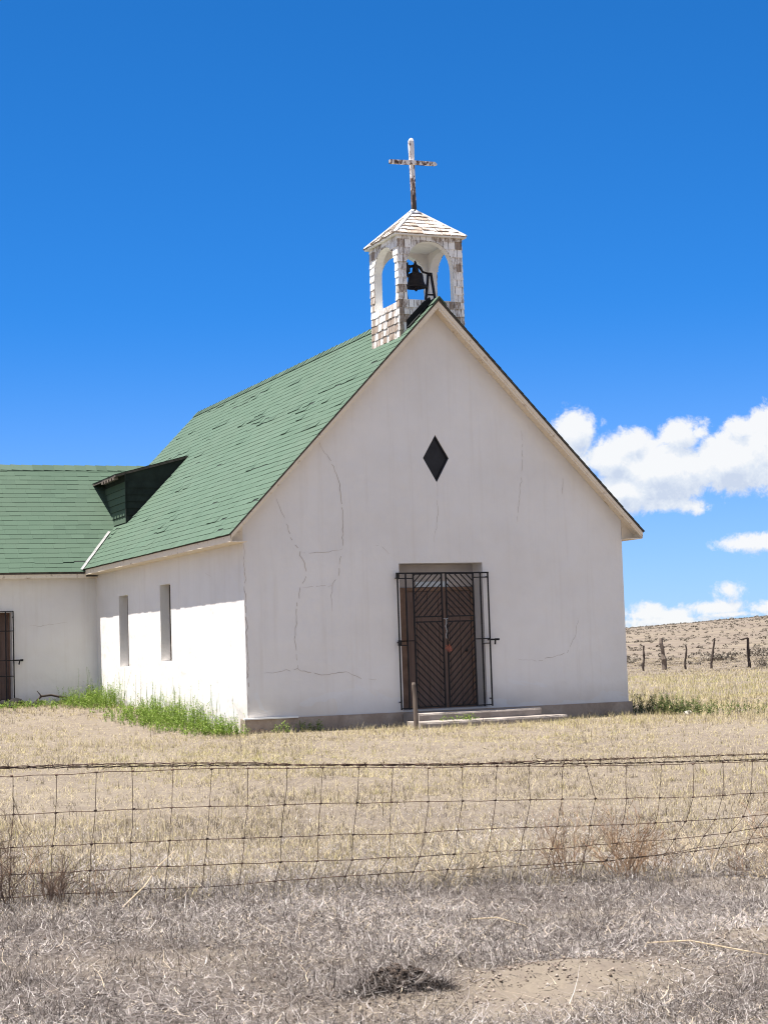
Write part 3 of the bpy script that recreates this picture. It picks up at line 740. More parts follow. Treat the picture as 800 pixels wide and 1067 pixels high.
# chain and faded flower hanging on the gate
mb=MB(); R=random.Random(2)
px,pz=4.245,1.84
for k in range(15):
    a=k%2; z=pz-k*.027; x=px+.012*math.sin(k*.9)
    ring=[(x+.011*math.cos(t)*(1 if a else .3),GY-.03+.011*math.cos(t)*(.3 if a else 1),z+.019*math.sin(t)) for t in np.linspace(0,2*PI,9)]
    mb.tube(ring,.0042,5,cap=False)
for s in (-1,1): mb.tube([(px,GY-.03,1.84),(px+s*.04,GY-.03,1.865),(px+s*.06,GY+.01,1.845)],.006,5)
ch=mb.build('chain',M['chain'],None,origin=(4.245,GY-.03,1.43)); tag(ch,'short pale chain hanging between the two leaves of the iron gate','chain')
fl=empty('flower',(4.27,GY-.05,1.26),'faded red flower decoration tied to the middle of the iron gate','flower')
mb=MB()
for k in range(26):
    a=R.uniform(0,2*PI); l=R.uniform(.04,.105); c=Vector((4.27,GY-.05,1.26)); d=Vector((math.cos(a),-R.uniform(.1,.5),math.sin(a))); n=Vector((-math.sin(a),0,math.cos(a)))
    mb.face([c,c+d*l*.6+n*.022,c+d*l+Vector((0,-.0,-.01)),c+d*l*.6-n*.022],0,R.random())
mb.build('petals',M['flower'],fl)
mb=MB(); mb.tube([(4.27,GY-.04,1.27),(4.30,GY-.035,1.36),(4.26,GY-.03,1.46)],.005,5); mb.build('stem',M['drystem'],fl)

# ---------------------------------------------------------------- bell in the belfry
bell=empty('church_bell',(4.25,.77,8.50),'dark iron bell on an A frame stand inside the white belfry','bell')
bc=(4.235,.77,8.90)
mb=MB(); mb.lathe([(.0,.30),(.09,.295),(.145,.272),(.160,.235),(.164,.16),(.174,.10),(.195,.045),(.226,.008),(.243,-.012),(.235,-.026),(.205,-.02),(.16,.03),(.13,.1),(.0,.24)],bc,28); mb.build('bell_body',M['bell'],bell,smooth=True)
mb=MB(); mb.tube([(bc[0],.77,bc[2]+.22),(bc[0]-.01,.76,bc[2]-.02)],.012,6); mb.lathe([(0,-.105),(.022,-.098),(.034,-.07),(.024,-.042),(0,-.034)],bc,10); mb.build('clapper',M['bell'],bell)
mb=MB(); mb.lathe([(0,.56),(.018,.55),(.03,.50),(.05,.46),(.062,.40),(.075,.33),(.09,.29)],bc,10)
mb.tube([(bc[0]-.31,.77,9.19),(bc[0]-.2,.77,9.22),(bc[0]-.13,.77,9.32),(bc[0],.77,9.35),(bc[0]+.10,.77,9.32),(bc[0]+.17,.77,9.22),(bc[0]+.33,.77,9.19)],[.02,.025,.03,.035,.03,.026,.02],8); mb.build('yoke',M['bell'],bell)
mb=MB(); mb.bar((bc[0]-.205,.72,9.08),(bc[0]-.20,.74,9.40),.03,.05,up=(0,1,0)); mb.bar((bc[0]-.20,.66,9.18),(bc[0]-.2,.66,9.33),.04,.05,up=(0,1,0)); mb.bar((bc[0]-.20,.66,9.2),(bc[0]-.2,.78,9.2),.03,.03); mb.build('lever',M['bell'],bell)
for s in (-1,1):
    mb=MB(); xc=bc[0]+s*.325
    for q in (-1,1):
        mb.bar((xc+.03*q,.77,9.20),(xc+q*.125,.77,8.50),.042,.05,up=(0,1,0))
    mb.bar((xc-.09,.77,8.74),(xc+.09,.77,8.74),.03,.03)
    mb.box(xc-.045,.73,9.15,xc+.045,.81,9.21)
    for q in (-1,1): mb.box(xc+q*.13-.05,.72,8.50,xc+q*.13+.05,.82,8.525)
    mb.build('stand',M['bell'],bell)

# ---------------------------------------------------------------- steps, post, stones
def slab_step(name,poly,z0,z1,label,seed):
    mb=MB(); R=random.Random(seed); P=[]
    n=len(poly)
    for i in range(n):
        a=Vector((*poly[i],0));b=Vector((*poly[(i+1)%n],0)); k=max(1,int((b-a).length/.14))
        for j in range(k):
            p=a+(b-a)*(j/k); P.append((p.x+R.gauss(0,.009),p.y+R.gauss(0,.009)))
    tp=[(x,y,z1+R.gauss(0,.005)) for x,y in P]; bt_=[(x*1,y-.0,z0) for x,y in P]; md=[(x,y-.012,z1-.035) for x,y in P]
    mb.face(tp); m=len(P)
    for i in range(m):
        j=(i+1)%m; mb.face([md[i],md[j],tp[j],tp[i]]); mb.face([bt_[i],bt_[j],md[j],md[i]])
    o=mb.build(name,M['step'],None,origin=(poly[0][0],poly[0][1],z0)); tag(o,label,'step','concrete steps at the church door'); return o
slab_step('concrete_step',[(3.27,-.82),(6.05,-.68),(6.06,-.10),(3.25,-.10)],-.45,-.02,'upper concrete step slab directly under the iron gate',1)
slab_step('concrete_step',[(3.02,-1.42),(3.6,-1.50),(6.42,-1.12),(6.44,-.72),(6.09,-.7),(6.07,-.71),(3.25,-.85),(3.0,-.85)],-.5,-.165,'lower wider concrete step slab projecting into the dry grass',2)
mb=MB(); gz=float(ground_z(2.86,-1.62))
mb.tube([(2.86,-1.62,gz-.1),(2.86,-1.62,gz+.3),(2.855,-1.615,gz+.6),(2.84,-1.61,gz+.86),(2.84,-1.61,gz+.9)],[.048,.046,.044,.042,.028],9)
o=mb.build('wooden_post',M['wood'],None,origin=(2.86,-1.62,gz)); tag(o,'short weathered brown post standing left of the concrete steps','post')

def rock(name,x,y,s,material,label,group=None,seed=0,sq=.7):
    bm=bmesh.new(); bmesh.ops.create_icosphere(bm,subdivisions=2,radius=1); R=np.random.default_rng(seed); o3=R.uniform(0,50,3)
    for v in bm.verts:
        k=.72+.6*float(fbm(v.co.x*1.3+o3[0]+v.co.z,v.co.y*1.3+o3[1]-v.co.z*.7,seed))
        v.co=Vector((v.co.x*k*s,v.co.y*k*s*.8,v.co.z*k*s*sq))
    me=bpy.data.meshes.new(name); bm.to_mesh(me); bm.free(); me.materials.append(material)
    o=bpy.data.objects.new(name,me); COL.objects.link(o); o.location=(x,y,float(ground_z(x,y))+s*sq*.35); o.rotation_euler=(0,0,R.uniform(0,6)); tag(o,label,'rock',group); return o
R=random.Random(14)
for i,(x,y,s) in enumerate([(-2.55,12.0,.16),(-2.25,11.8,.20),(-1.95,12.05,.13),(-1.75,11.75,.12),(-1.55,12.1,.12),(-.95,12.0,.14),(-.75,11.9,.10),(-2.4,11.45,.12),(-1.2,11.9,.09),(-.55,12.0,.09)]):
    rock('rubble_rock',x,y,s*1.15,M['rock'],'small black piece of rubble lying under the wing wall','rubble under the wing wall',100+i)
mb=MB(); z=float(ground_z(-1.3,11.9)); mb.tube([(-1.75,11.9,z+.10),(-1.6,11.85,z+.24),(-1.35,11.9,z+.26),(-1.1,11.9,z+.2),(-.85,11.95,z+.17)],[.02,.03,.028,.03,.018],7); mb.tube([(-1.6,11.85,z+.24),(-1.72,11.8,z+.38)],[.02,.008],6)
o=mb.build('fallen_branch',M['darkwood'],None,origin=(-1.3,11.9,z)); tag(o,'dark fallen branch lying on the rubble below the wing wall','branch')
tag(rock('pale_stone',8.95,-1.6,.11,M['stone'],'pale stone in the grass by the right church corner',None,200),None,None)

# dug clods of earth in the foreground
def clod(x,y,s,label,seed,n=26):
    root_z=float(ground_z(x,y)); R=random.Random(seed); mb=MB()
    for k in range(n):
        a=R.uniform(0,2*PI); d=s*math.sqrt(R.random()); cx,cy=x+d*math.cos(a)*1.25,y+d*math.sin(a)*.8
        rr=s*R.choice((.04,.05,.06,.07,.09,.12))*R.uniform(.7,1.1); cz=float(ground_z(cx,cy))+rr*.3+s*.5*(1-(d/s)**2)*(.55+.6*math.sin(a*2+seed)**2)
        bm=bmesh.new(); bmesh.ops.create_icosphere(bm,subdivisions=2,radius=1)
        q=R.uniform(0,40); vs=[]
        for v in bm.verts:
            kk=.6+.8*float(fbm(v.co.x*1.7+q+v.co.z*1.1,v.co.y*1.7-q*.3-v.co.z*.8,seed)); kk*=R.uniform(.75,1.25); vs.append((cx+v.co.x*kk*rr,cy+v.co.y*kk*rr,cz+v.co.z*kk*rr*.75))
        for f in bm.faces: mb.face([vs[v.index] for v in f.verts],0,R.random())
        bm.free()
    o=mb.build('earth_clod',M['soil'],None,origin=(x,y,root_z)); weld_smooth(o); tag(o,label,'earth clod'); return o
clod(-7.66,-25.64,.15,'large dark clod of broken earth in the bare foreground',5,420)
clod(-7.69,-24.83,.07,'small dark lump of earth beside the large clod',6,60)
g=np.random.default_rng(91); n=2200; aa=g.uniform(0,2*PI,n); dd=.23*np.sqrt(g.random(n)); P=np.stack([-7.66+dd*np.cos(aa)*1.2,-25.62+dd*np.sin(aa)*.7],-1)
def late_fibres():
    so=blades(P,g.uniform(.03,.12,n),g.uniform(.002,.0045,n),np.abs(g.normal(1.2,.35,n)),g.uniform(0,2*PI,n),g.normal(.8,.6,n),M['straw'],'root_fibres',np.clip(g.normal(.22,.22,n),0,1),z0=ground_z(P[:,0],P[:,1])+.165*.5*(1-(dd/.23)**2)*g.random(n))
    tag(so,'dark dry root fibres hanging over the large clod of earth','roots',kind='stuff')
def crumbs(n,seed):
    g=np.random.default_rng(seed); P,_=sector(n,5.6,12.5,20,1.,seed+1)
    t=np.concatenate([P[:n-2600],np.stack([g.normal(-7.6,.34,1000),g.normal(-25.6,.22,1000)],-1),np.stack([g.normal(-6.75,.5,1000),g.normal(-25.45,.3,1000)],-1),np.stack([g.normal(-5.3,.4,600),g.normal(-25.05,.25,600)],-1)])
    s=g.lognormal(-5.55,.5,len(t)); z=ground_z(t[:,0],t[:,1])+s*.3
    ico=np.array([(0,0,1),(0,0,-1),(1,0,0),(-1,0,0),(0,1,0),(0,-1,0)],float); fc=np.array([(0,2,4),(0,4,3),(0,3,5),(0,5,2),(1,4,2),(1,3,4),(1,5,3),(1,2,5)])
    V=(np.stack([t[:,0],t[:,1],z],-1)[:,None,:]+ico[None]*s[:,None,None]*g.uniform(.5,1.25,(len(t),6,1))).reshape(-1,3)
    F=(np.arange(len(t))[:,None,None]*6+fc[None]).reshape(-1,3)
    return tag(quick_mesh('soil_crumbs',V,F,M['crumb'],np.repeat(g.random(len(t)),8)),'small crumbs of dry soil scattered over the bare ground','soil crumbs',kind='stuff')
crumbs(14000,70)

# ---------------------------------------------------------------- woven wire fence
FY=-22.1
ROWS = [[(-8.736, 0.647), (-8.243, 0.637), (-7.733, 0.615), (-7.14, 0.586), (-6.878, 0.56), (-6.432, 0.533), (-5.688, 0.492), (-5.326, 0.493), (-4.805, 0.476), (-4.319, 0.465), (-3.245, 0.438)], [(-8.736, 0.643), (-7.608, 0.594), (-7.14, 0.572), (-6.203, 0.524), (-5.326, 0.483), (-4.578, 0.441), (-3.793, 0.414), (-3.247, 0.398)], [(-8.737, 0.593), (-8.345, 0.58), (-8.144, 0.582), (-7.672, 0.571), (-7.119, 0.55), (-6.791, 0.532), (-6.5, 0.524), (-5.902, 0.482), (-5.327, 0.467), (-4.731, 0.428), (-3.901, 0.4), (-3.386, 0.392), (-3.248, 0.389)], [(-8.741, 0.361), (-8.389, 0.351), (-8.149, 0.351), (-7.677, 0.337), (-7.425, 0.329), (-7.126, 0.314), (-6.687, 0.3), (-6.212, 0.278), (-5.698, 0.252), (-5.336, 0.238), (-4.436, 0.193), (-3.913, 0.167), (-3.645, 0.166), (-3.261, 0.161)], [(-8.744, 0.167), (-8.432, 0.156), (-7.95, 0.141), (-7.682, 0.135), (-7.452, 0.129), (-7.132, 0.112), (-6.716, 0.099), (-6.219, 0.071), (-5.515, 0.056), (-5.344, 0.055), (-4.725, 0.026), (-4.471, 0.015), (-3.975, 0.001), (-3.708, -0.001), (-3.27, 0.007)], [(-8.746, 0.006), (-8.196, -0.01), (-7.954, -0.013), (-7.477, -0.03), (-7.136, -0.044), (-6.452, -0.077), (-5.994, -0.091), (-5.521, -0.094), (-5.351, -0.1), (-5.032, -0.113), (-4.528, -0.105), (-4.087, -0.115), (-3.821, -0.111), (-3.605, -0.099), (-3.275, -0.076)], [(-8.748, -0.128), (-8.219, -0.143), (-7.957, -0.155), (-7.731, -0.158), (-7.46, -0.166), (-7.14, -0.171), (-6.769, -0.17), (-6.297, -0.183), (-5.881, -0.188), (-5.525, -0.194), (-5.356, -0.207), (-4.863, -0.217), (-4.145, -0.218), (-3.88, -0.208), (-3.282, -0.183)]]
STAYS = [[(-8.665, 0.59), (-8.657, 0.359), (-8.674, 0.164), (-8.683, 0.004), (-8.691, -0.13), (-8.696, -0.198)], [(-8.394, 0.581), (-8.402, 0.352), (-8.426, 0.155), (-8.435, -0.003), (-8.441, -0.137), (-8.446, -0.205)], [(-8.148, 0.582), (-8.159, 0.351), (-8.187, 0.148), (-8.2, -0.01), (-8.209, -0.144), (-8.22, -0.212)], [(-7.92, 0.577), (-7.919, 0.344), (-7.94, 0.14), (-7.95, -0.013), (-7.971, -0.154), (-7.983, -0.224)], [(-7.666, 0.571), (-7.677, 0.337), (-7.697, 0.136), (-7.713, -0.022), (-7.731, -0.158), (-7.747, -0.228)], [(-7.411, 0.561), (-7.43, 0.329), (-7.452, 0.129), (-7.473, -0.03), (-7.487, -0.165), (-7.503, -0.235)], [(-7.171, 0.552), (-7.184, 0.317), (-7.213, 0.116), (-7.229, -0.04), (-7.258, -0.169), (-7.288, -0.24)], [(-6.908, 0.538), (-6.934, 0.308), (-6.964, 0.107), (-6.971, -0.052), (-7.01, -0.171), (-7.025, -0.243)], [(-6.668, 0.529), (-6.687, 0.3), (-6.709, 0.099), (-6.725, -0.064), (-6.769, -0.17), (-6.815, -0.243)], [(-6.416, 0.518), (-6.435, 0.288), (-6.467, 0.085), (-6.482, -0.076), (-6.535, -0.177), (-6.571, -0.249)], [(-6.181, 0.502), (-6.194, 0.277), (-6.208, 0.07), (-6.23, -0.084), (-6.302, -0.183), (-6.322, -0.256)], [(-5.918, 0.483), (-5.934, 0.264), (-5.96, 0.065), (-6.006, -0.09), (-6.056, -0.186), (-6.093, -0.26)], [(-5.68, 0.476), (-5.681, 0.252), (-5.725, 0.06), (-5.759, -0.092), (-5.81, -0.189), (-5.848, -0.264)], [(-5.418, 0.47), (-5.439, 0.242), (-5.474, 0.055), (-5.514, -0.094), (-5.549, -0.194), (-5.588, -0.269)], [(-5.175, 0.457), (-5.18, 0.23), (-5.222, 0.049), (-5.266, -0.103), (-5.302, -0.208), (-5.335, -0.284)], [(-4.92, 0.44), (-4.935, 0.218), (-4.976, 0.037), (-5.032, -0.113), (-5.067, -0.213), (-5.102, -0.289)], [(-4.737, 0.428), (-4.676, 0.205), (-4.725, 0.026), (-4.762, -0.109), (-4.787, -0.217), (-4.829, -0.294)], [(-4.425, 0.417), (-4.428, 0.192), (-4.471, 0.015), (-4.515, -0.106), (-4.61, -0.217), (-4.665, -0.295)], [(-4.139, 0.408), (-4.164, 0.179), (-4.212, 0.008), (-4.309, -0.11), (-4.366, -0.218), (-4.435, -0.296)], [(-3.882, 0.399), (-3.894, 0.167), (-3.967, 0.001), (-4.061, -0.114), (-4.145, -0.218), (-4.201, -0.297)], [(-3.632, 0.396), (-3.645, 0.166), (-3.721, -0.001), (-3.816, -0.11), (-3.894, -0.209), (-3.964, -0.291)], [(-3.386, 0.392), (-3.413, 0.163), (-3.485, 0.003), (-3.605, -0.099), (-3.692, -0.2), (-3.732, -0.282)], [(-3.137, 0.383), (-3.178, 0.156), (-3.27, 0.007), (-3.372, -0.082), (-3.461, -0.191), (-3.506, -0.273)]]
PUFFS = [(28.83, 6.74, 0.874, 0.937), (28.51, 5.83, 0.999, 0.937), (30.12, 5.88, 1.093, 0.999), (30.76, 6.28, 0.812, 0.687), (32.24, 6.45, 0.843, 0.781), (32.82, 6.61, 0.5, 0.468), (31.64, 5.37, 1.936, 1.187), (34.13, 6.53, 0.687, 0.687), (34.95, 6.73, 0.874, 0.749), (33.78, 5.57, 1.624, 1.124), (35.66, 5.9, 1.874, 1.717), (31.59, 4.39, 1.311, 0.406), (32.56, 4.25, 0.812, 0.281), (30.38, 4.81, 1.249, 0.874), (37.35, 5.44, 2.186, 1.561), (39.63, 4.7, 1.874, 1.124), (34.56, 2.99, 1.405, 0.406), (33.71, 2.97, 0.874, 0.25), (35.9, 3.08, 1.405, 0.562), (30.89, 0.84, 0.874, 0.437), (31.73, 0.75, 0.999, 0.375), (33.5, 1.54, 0.625, 0.437), (33.02, 0.98, 1.249, 0.312), (31.41, 0.39, 1.936, 0.281), (34.66, 0.88, 0.687, 0.281), (35.78, 0.66, 1.405, 0.437), (29.77, 7.04, 0.094, 0.187)]

def ext(row):
    row=list(row); (x0,z0),(x1,z1)=row[0],row[-1]
    sl=(row[3][1]-z0)/(row[3][0]-x0)*.5; sr=(z1-row[-4][1])/(x1-row[-4][0])*.5
    return [(x0-4,z0-sl*4),(x0-2,z0-sl*2)]+row+[(x1+2,z1+sr*2),(x1+5,z1+sr*5)]
def resamp(row,step=.12,jit=.0025,seed=0):
    r=np.array(row); xs=np.arange(r[0,0],r[-1,0],step); zs=np.interp(xs,r[:,0],r[:,1])
    k=np.ones(5)/5; zz=np.convolve(np.pad(zs,2,'edge'),k,'valid'); g=np.random.default_rng(seed)
    return [(x,FY+g.normal(0,jit),z+g.normal(0,jit)) for x,z in zip(xs,zz)]
fence=empty('wire_fence',(-6.,FY,float(ground_z(-6,FY))),'sagging rusty woven wire fence crossing the dry foreground','fence')
mb=MB()
for i,row in enumerate(ROWS[2:]): mb.tube(resamp(ext(row),seed=i),.0025,5)
mb.tube(resamp([(-5.2,-.235),(-4.3,-.225),(-3.6,-.17),(-3.1,-.13),(-1,-.1),(2,-.2)],seed=9),.0021,5)
stays=[list(s) for s in STAYS]; first=sorted(stays)[0]; last=sorted(stays)[-1]
for k in range(1,18): stays.append([(x-.235*k,z+.005*k) for x,z in first])
for k in range(1,20): stays.append([(x+.235*k,z-.006*k) for x,z in last])
g=np.random.default_rng(3)
for s in stays:
    p=[]
    for (xa,za),(xb,zb) in zip(s[:-1],s[1:]):
        for t in (0,.5): p.append((xa+(xb-xa)*t+g.normal(0,.003),FY-.003+g.normal(0,.003),za+(zb-za)*t))
    p.append((s[-1][0],FY,s[-1][1]))
    mb.tube(p,.0022,5)
    for (x,z) in s[:-1]: mb.tube([(x-.009,FY-.004,z),(x+.009,FY-.004,z+.002)],.0058,5)
mb.build('woven_mesh',M['wire'],fence)
for r,row in enumerate(ROWS[:2]):
    mb=MB(); b=resamp(ext(row),.03,.001,20+r)
    for ph in (0,PI): mb.tube([(x,FY-.02+.0042*math.cos(i*.9+ph),z+.0042*math.sin(i*.9+ph)) for i,(x,y,z) in enumerate(b)],.0026,5)
    i=5
    while i<len(b)-3:
        x,y,z=b[i]
        for q in range(3):
            a=g.uniform(0,2*PI); v=Vector((g.normal(0,.012),math.cos(a)*.02,math.sin(a)*.02)); mb.tube([Vector((x,FY-.02,z))-v,Vector((x,FY-.02,z))+v],.0014,4)
        i+=int(g.integers(4,6))
    if r==0:   # loose end wound round the strand
        x0,x1=-5.15,-4.35; pts=[]
        for k in range(90):
            t=k/89; x=x0+(x1-x0)*t; z=float(np.interp(x,[q[0] for q in b],[q[2] for q in b])); pts.append((x,FY-.02+.011*math.cos(k*.95),z+.003+.012*math.sin(k*.95)*(.6+.4*math.sin(k*.2))))
        mb.tube(pts,.0019,5)
        z=pts[0][2]; mb.tube([(x0,FY-.02,z),(x0-.02,FY-.03,z+.03),(x0+.0,FY-.03,z+.055),(x0+.02,FY-.03,z+.02),(x0+.08,FY-.03,z+.01)],.002,5)
    o=mb.build('barbed_wire',M['wire'],fence)
# ---------------------------------------------------------------- far fence
farf=empty('post_fence',(38.5,44.5,float(ground_z(38.5,44.5))),'distant fence of crooked weathered wooden posts on the plain','fence')
POSTS=[(36.0,45.6,1.30,.06,(.10,.02),0),(37.05,45.2,1.62,.125,(-.16,.0),0),(38.0,44.8,1.22,.055,(.12,0),0),(39.15,44.3,1.55,.06,(.40,.05),0),(41.05,43.55,1.52,.085,(-.04,0),1),(43.1,42.7,1.4,.06,(.05,0),0),(45.2,41.85,1.5,.08,(-.1,0),0),(34.3,46.3,1.4,.07,(.05,0),0),(32.5,47,1.4,.06,(-.1,0),0),(47.2,41.,1.45,.06,(.1,0),0)]
R=random.Random(77); tops=[]
for i,(x,y,h,r,(lx,ly),stub) in enumerate(POSTS):
    z=float(ground_z(x,y)); mb=MB(); pts=[];rs=[]
    for k in range(8):
        t=k/7; pts.append((x+lx*t+R.gauss(0,.018),y+ly*t+R.gauss(0,.02),z-.25+(h+.25)*t)); rs.append(r*(1.05-.25*t)*R.uniform(.85,1.15))
    mb.tube(pts,rs,8)
    if stub:
        mb.tube([pts[-1],(x-.25,y,z+h-.03),(x-.55,y,z+h-.08)],[.05,.04,.02],6); mb.tube([pts[4],(x+.1,y,z+h*.62)],[.04,.02],6)
    p=mb.build('post',M['wood'] if i==1 else M['darkwood'],farf); tops.append(pts)
    p['label']=['thin crooked fence post nearest the church','thick weathered fence post','thin straight fence post','leaning thin fence post','dark fence post with a side branch'][i] if i<5 else 'weathered fence post'
order=sorted(tops,key=lambda p:p[0][0]); mb=MB()
for k in (3,5,6):
    for a,b in zip(order[:-1],order[1:]):
        A=Vector(a[k]);B=Vector(b[k]); mb.tube([A,(A+B)/2-Vector((0,0,.03)),B],.004,4)
mb.build('wire',M['wire'],farf)

# ---------------------------------------------------------------- vegetation
CAM=np.array([-10.66,-32.877]); YAW=.3941
def blades(P,h,w,lean,az,curl,material,name,col,z0=None,seg=3,flat=0.,side=None):
    """P (n,2) ground points; curved tapering blades in one mesh"""
    n=len(P); z=ground_z(P[:,0],P[:,1]) if z0 is None else z0
    t=np.linspace(0,1,seg)[None,:]
    ang=lean[:,None]+curl[:,None]*t            # angle from vertical along the blade
    ds=h[:,None]/(seg-1)
    azk=az[:,None]+(0 if side is None else side[:,None])*t; cx=np.concatenate([np.zeros((n,1)),np.cumsum(np.sin(ang[:,:-1])*ds*np.cos(azk[:,:-1]),1)],1); cy=np.concatenate([np.zeros((n,1)),np.cumsum(np.sin(ang[:,:-1])*ds*np.sin(azk[:,:-1]),1)],1); cz=np.concatenate([np.zeros((n,1)),np.cumsum(np.cos(ang[:,:-1])*ds,1)],1)
    if flat: cz=np.maximum(cz,0)
    tx,ty=-np.sin(azk),np.cos(azk)
    ww=(w[:,None]*(1-.8*t))/2
    c=np.stack([P[:,0:1]+cx,P[:,1:2]+cy,z[:,None]+cz],-1)
    off=np.stack([tx*ww,ty*ww,np.zeros_like(ww)],-1)
    V=np.stack([c-off,c+off],2).reshape(-1,3)       # n*seg*2
    b=(np.arange(n)*seg*2)[:,None]; k=(np.arange(seg-1)*2)[None,:]
    F=np.stack([b+k,b+k+1,b+k+3,b+k+2],-1).reshape(-1,4)
    return quick_mesh(name,V,F,material,np.repeat(col,seg-1))
def outside(P):
    x,y=P[:,0],P[:,1]
    inb=((x>-.03)&(x<8.6)&(y>-.03)&(y<17))|((x>-9.1)&(x<.2)&(y>12.4)&(y<17.7))
    st=(x>3.0)&(x<6.45)&(y>-1.5)&(y<0)
    return ~(inb|st)
late_fibres()
def tufted(P,g,spread,per):
    """repeat tuft centres"""
    Q=np.repeat(P,per,0)+g.normal(0,1,(len(P)*per,2))*np.repeat(spread,per)[:,None]
    return Q
# foreground litter of grey straw and dead stalks
P,g=sector(330000,5.6,14.,22,1.,1)
bare=ss(fbm(P[:,0]*.9,P[:,1]*.9,41),.40,.62)
mnd=1.1*np.exp(-(((P[:,0]+6.85)/.66)**2+((P[:,1]+25.65)/.36)**2))+.9*np.exp(-(((P[:,0]+7.35)/.5)**2+((P[:,1]+26.1)/.25)**2))+.5*np.exp(-(((P[:,0]+8.4)/.8)**2+((P[:,1]+24.3)/.3)**2))+.5*np.exp(-(((P[:,0]+5.8)/.9)**2+((P[:,1]+23.6)/.25)**2))+np.exp(-(((P[:,0]+5.3)/.45)**2+((P[:,1]+25.05)/.26)**2))+.6*np.exp(-(((P[:,0]+7.15)/.4)**2+((P[:,1]+25.75)/.16)**2))
k=(g.random(len(P))<(.34+.66*bare)*(1-.93*np.clip(mnd,0,1))*(1-.75*ss(P[:,1],-21.9,-20.6))); P=P[k]; n=len(P)
z=ground_z(P[:,0],P[:,1])+g.random(n)**1.6*.055+.002
so=blades(P,g.lognormal(-3.15,.6,n),g.uniform(.0022,.0056,n),g.normal(1.42,.25,n),g.uniform(0,2*PI,n),g.normal(0,.45,n),M['straw'],'straw_litter',np.clip(g.normal(.58,.27,n)-.46*(g.random(n)<.33)+(fbm(P[:,0]*1.3,P[:,1]*1.3,8)-.5)*.6,0,.97),z0=z,seg=4,side=g.normal(0,1.5,n))
tag(so,'grey dead straw and stalks littering the bare ground before the fence','straw litter',kind='stuff')
# matted dead brush: dark tangled patches
P,g=sector(7000,5.6,12.6,22,1.,12); P=P[(fbm(P[:,0]*.8+3,P[:,1]*.8,57)+.16*g.random(len(P))>.55)]; P=P[g.random(len(P))>1.2*np.exp(-(((P[:,0]+6.85)/.7)**2+((P[:,1]+25.65)/.4)**2))+np.exp(-(((P[:,0]+7.35)/.55)**2+((P[:,1]+26.1)/.28)**2))+np.exp(-(((P[:,0]+5.3)/.5)**2+((P[:,1]+25.05)/.28)**2))]; per=18
cc=np.repeat(g.normal(0,.1,len(P)),per); P=tufted(P,g,g.uniform(.03,.10,len(P)),per); n=len(P)
so=blades(P,g.uniform(.03,.10,n),g.uniform(.0018,.0042,n),np.abs(g.normal(1.15,.35,n)),g.uniform(0,2*PI,n),g.normal(.2,.7,n),M['straw'],'matted_brush',np.clip(g.normal(.20,.17,n)+cc,0,1),z0=ground_z(P[:,0],P[:,1])+g.random(n)*.05,seg=4,side=g.normal(0,1.6,n))
tag(so,'low matted dark dead brush in patches on the bare foreground','dead brush',kind='stuff')
# short standing stubble in the foreground, thicker along the fence line
P,g=sector(52000,5.6,12.2,24,1.,2)
fl_=np.exp(-((P[:,1]-FY+.1)/.38)**2); pat=ss(fbm(P[:,0]*1.1+7,P[:,1]*1.1,51),.48,.66)
mnd=1.1*np.exp(-(((P[:,0]+6.85)/.66)**2+((P[:,1]+25.65)/.36)**2))+.9*np.exp(-(((P[:,0]+7.35)/.5)**2+((P[:,1]+26.1)/.25)**2))+.5*np.exp(-(((P[:,0]+8.4)/.8)**2+((P[:,1]+24.3)/.3)**2))+.5*np.exp(-(((P[:,0]+5.8)/.9)**2+((P[:,1]+23.6)/.25)**2))+np.exp(-(((P[:,0]+5.3)/.45)**2+((P[:,1]+25.05)/.26)**2))
P=P[g.random(len(P))<np.clip(.05+.22*pat+.95*fl_,0,1)*(1-np.clip(mnd,0,1))]; n=len(P); fl_=np.exp(-((P[:,1]-FY+.1)/.38)**2)
so=blades(P,g.uniform(.02,.07,n)+fl_*g.uniform(0,.13,n),g.uniform(.0015,.0032,n),np.abs(g.normal(.5,.45,n)),g.uniform(0,2*PI,n),g.normal(.4,.5,n),M['straw'],'dead_stubble',np.clip(g.normal(.40,.22,n)-.2*fl_,0,1))  # blades painted darker along the fence for the weeds' shadowed base
tag(so,'short grey stubble standing among the litter and along the fence line','stubble',kind='stuff')
# dry field between fence and church
P,g=sector(40000,10.4,50,21,1.2,3)
P=P[(P[:,1]>FY-.2)&outside(P)]
sp=g.uniform(.015,.07,len(P)); per=9; dist=np.hypot(P[:,0]-CAM[0],P[:,1]-CAM[1])
dens=.22+.78*ss(fbm(P[:,0]*.55,P[:,1]*.55,61)*.6+fbm(P[:,0]*.15,P[:,1]*.15,62)*.4,.43,.54)
kk=g.random(len(P))<dens; P=P[kk]; sp=sp[kk]
hh=np.repeat(g.choice([.03,.05,.07,.09,.15],len(P),p=[.25,.3,.25,.14,.06])*g.uniform(.7,1.2,len(P))*(.6+.8*fbm(P[:,0]*.3,P[:,1]*.3,63)),per); cc=np.repeat(g.normal(0,.13,len(P)),per)
Q=tufted(P,g,sp,per); o_=outside(Q); Q=Q[o_]; hh=hh[o_]; cc=cc[o_]; n=len(Q); dq=np.hypot(Q[:,0]-CAM[0],Q[:,1]-CAM[1])
yel=ss(Q[:,1],-20,-6)*.18
col=np.clip(.33+yel+cc+g.normal(0,.16,n)+(fbm(Q[:,0]*.35,Q[:,1]*.35,66)-.5)*.7-.4*np.repeat(g.random(len(P))<.07,per)[o_],0,.93)
so=blades(Q,hh*g.uniform(.6,1.25,n),g.uniform(.003,.006,n)*(.7+dq/40),np.abs(g.normal(.45,.4,n)),g.uniform(0,2*PI,n),g.normal(.5,.5,n),M['grass'],'dry_grass',col)
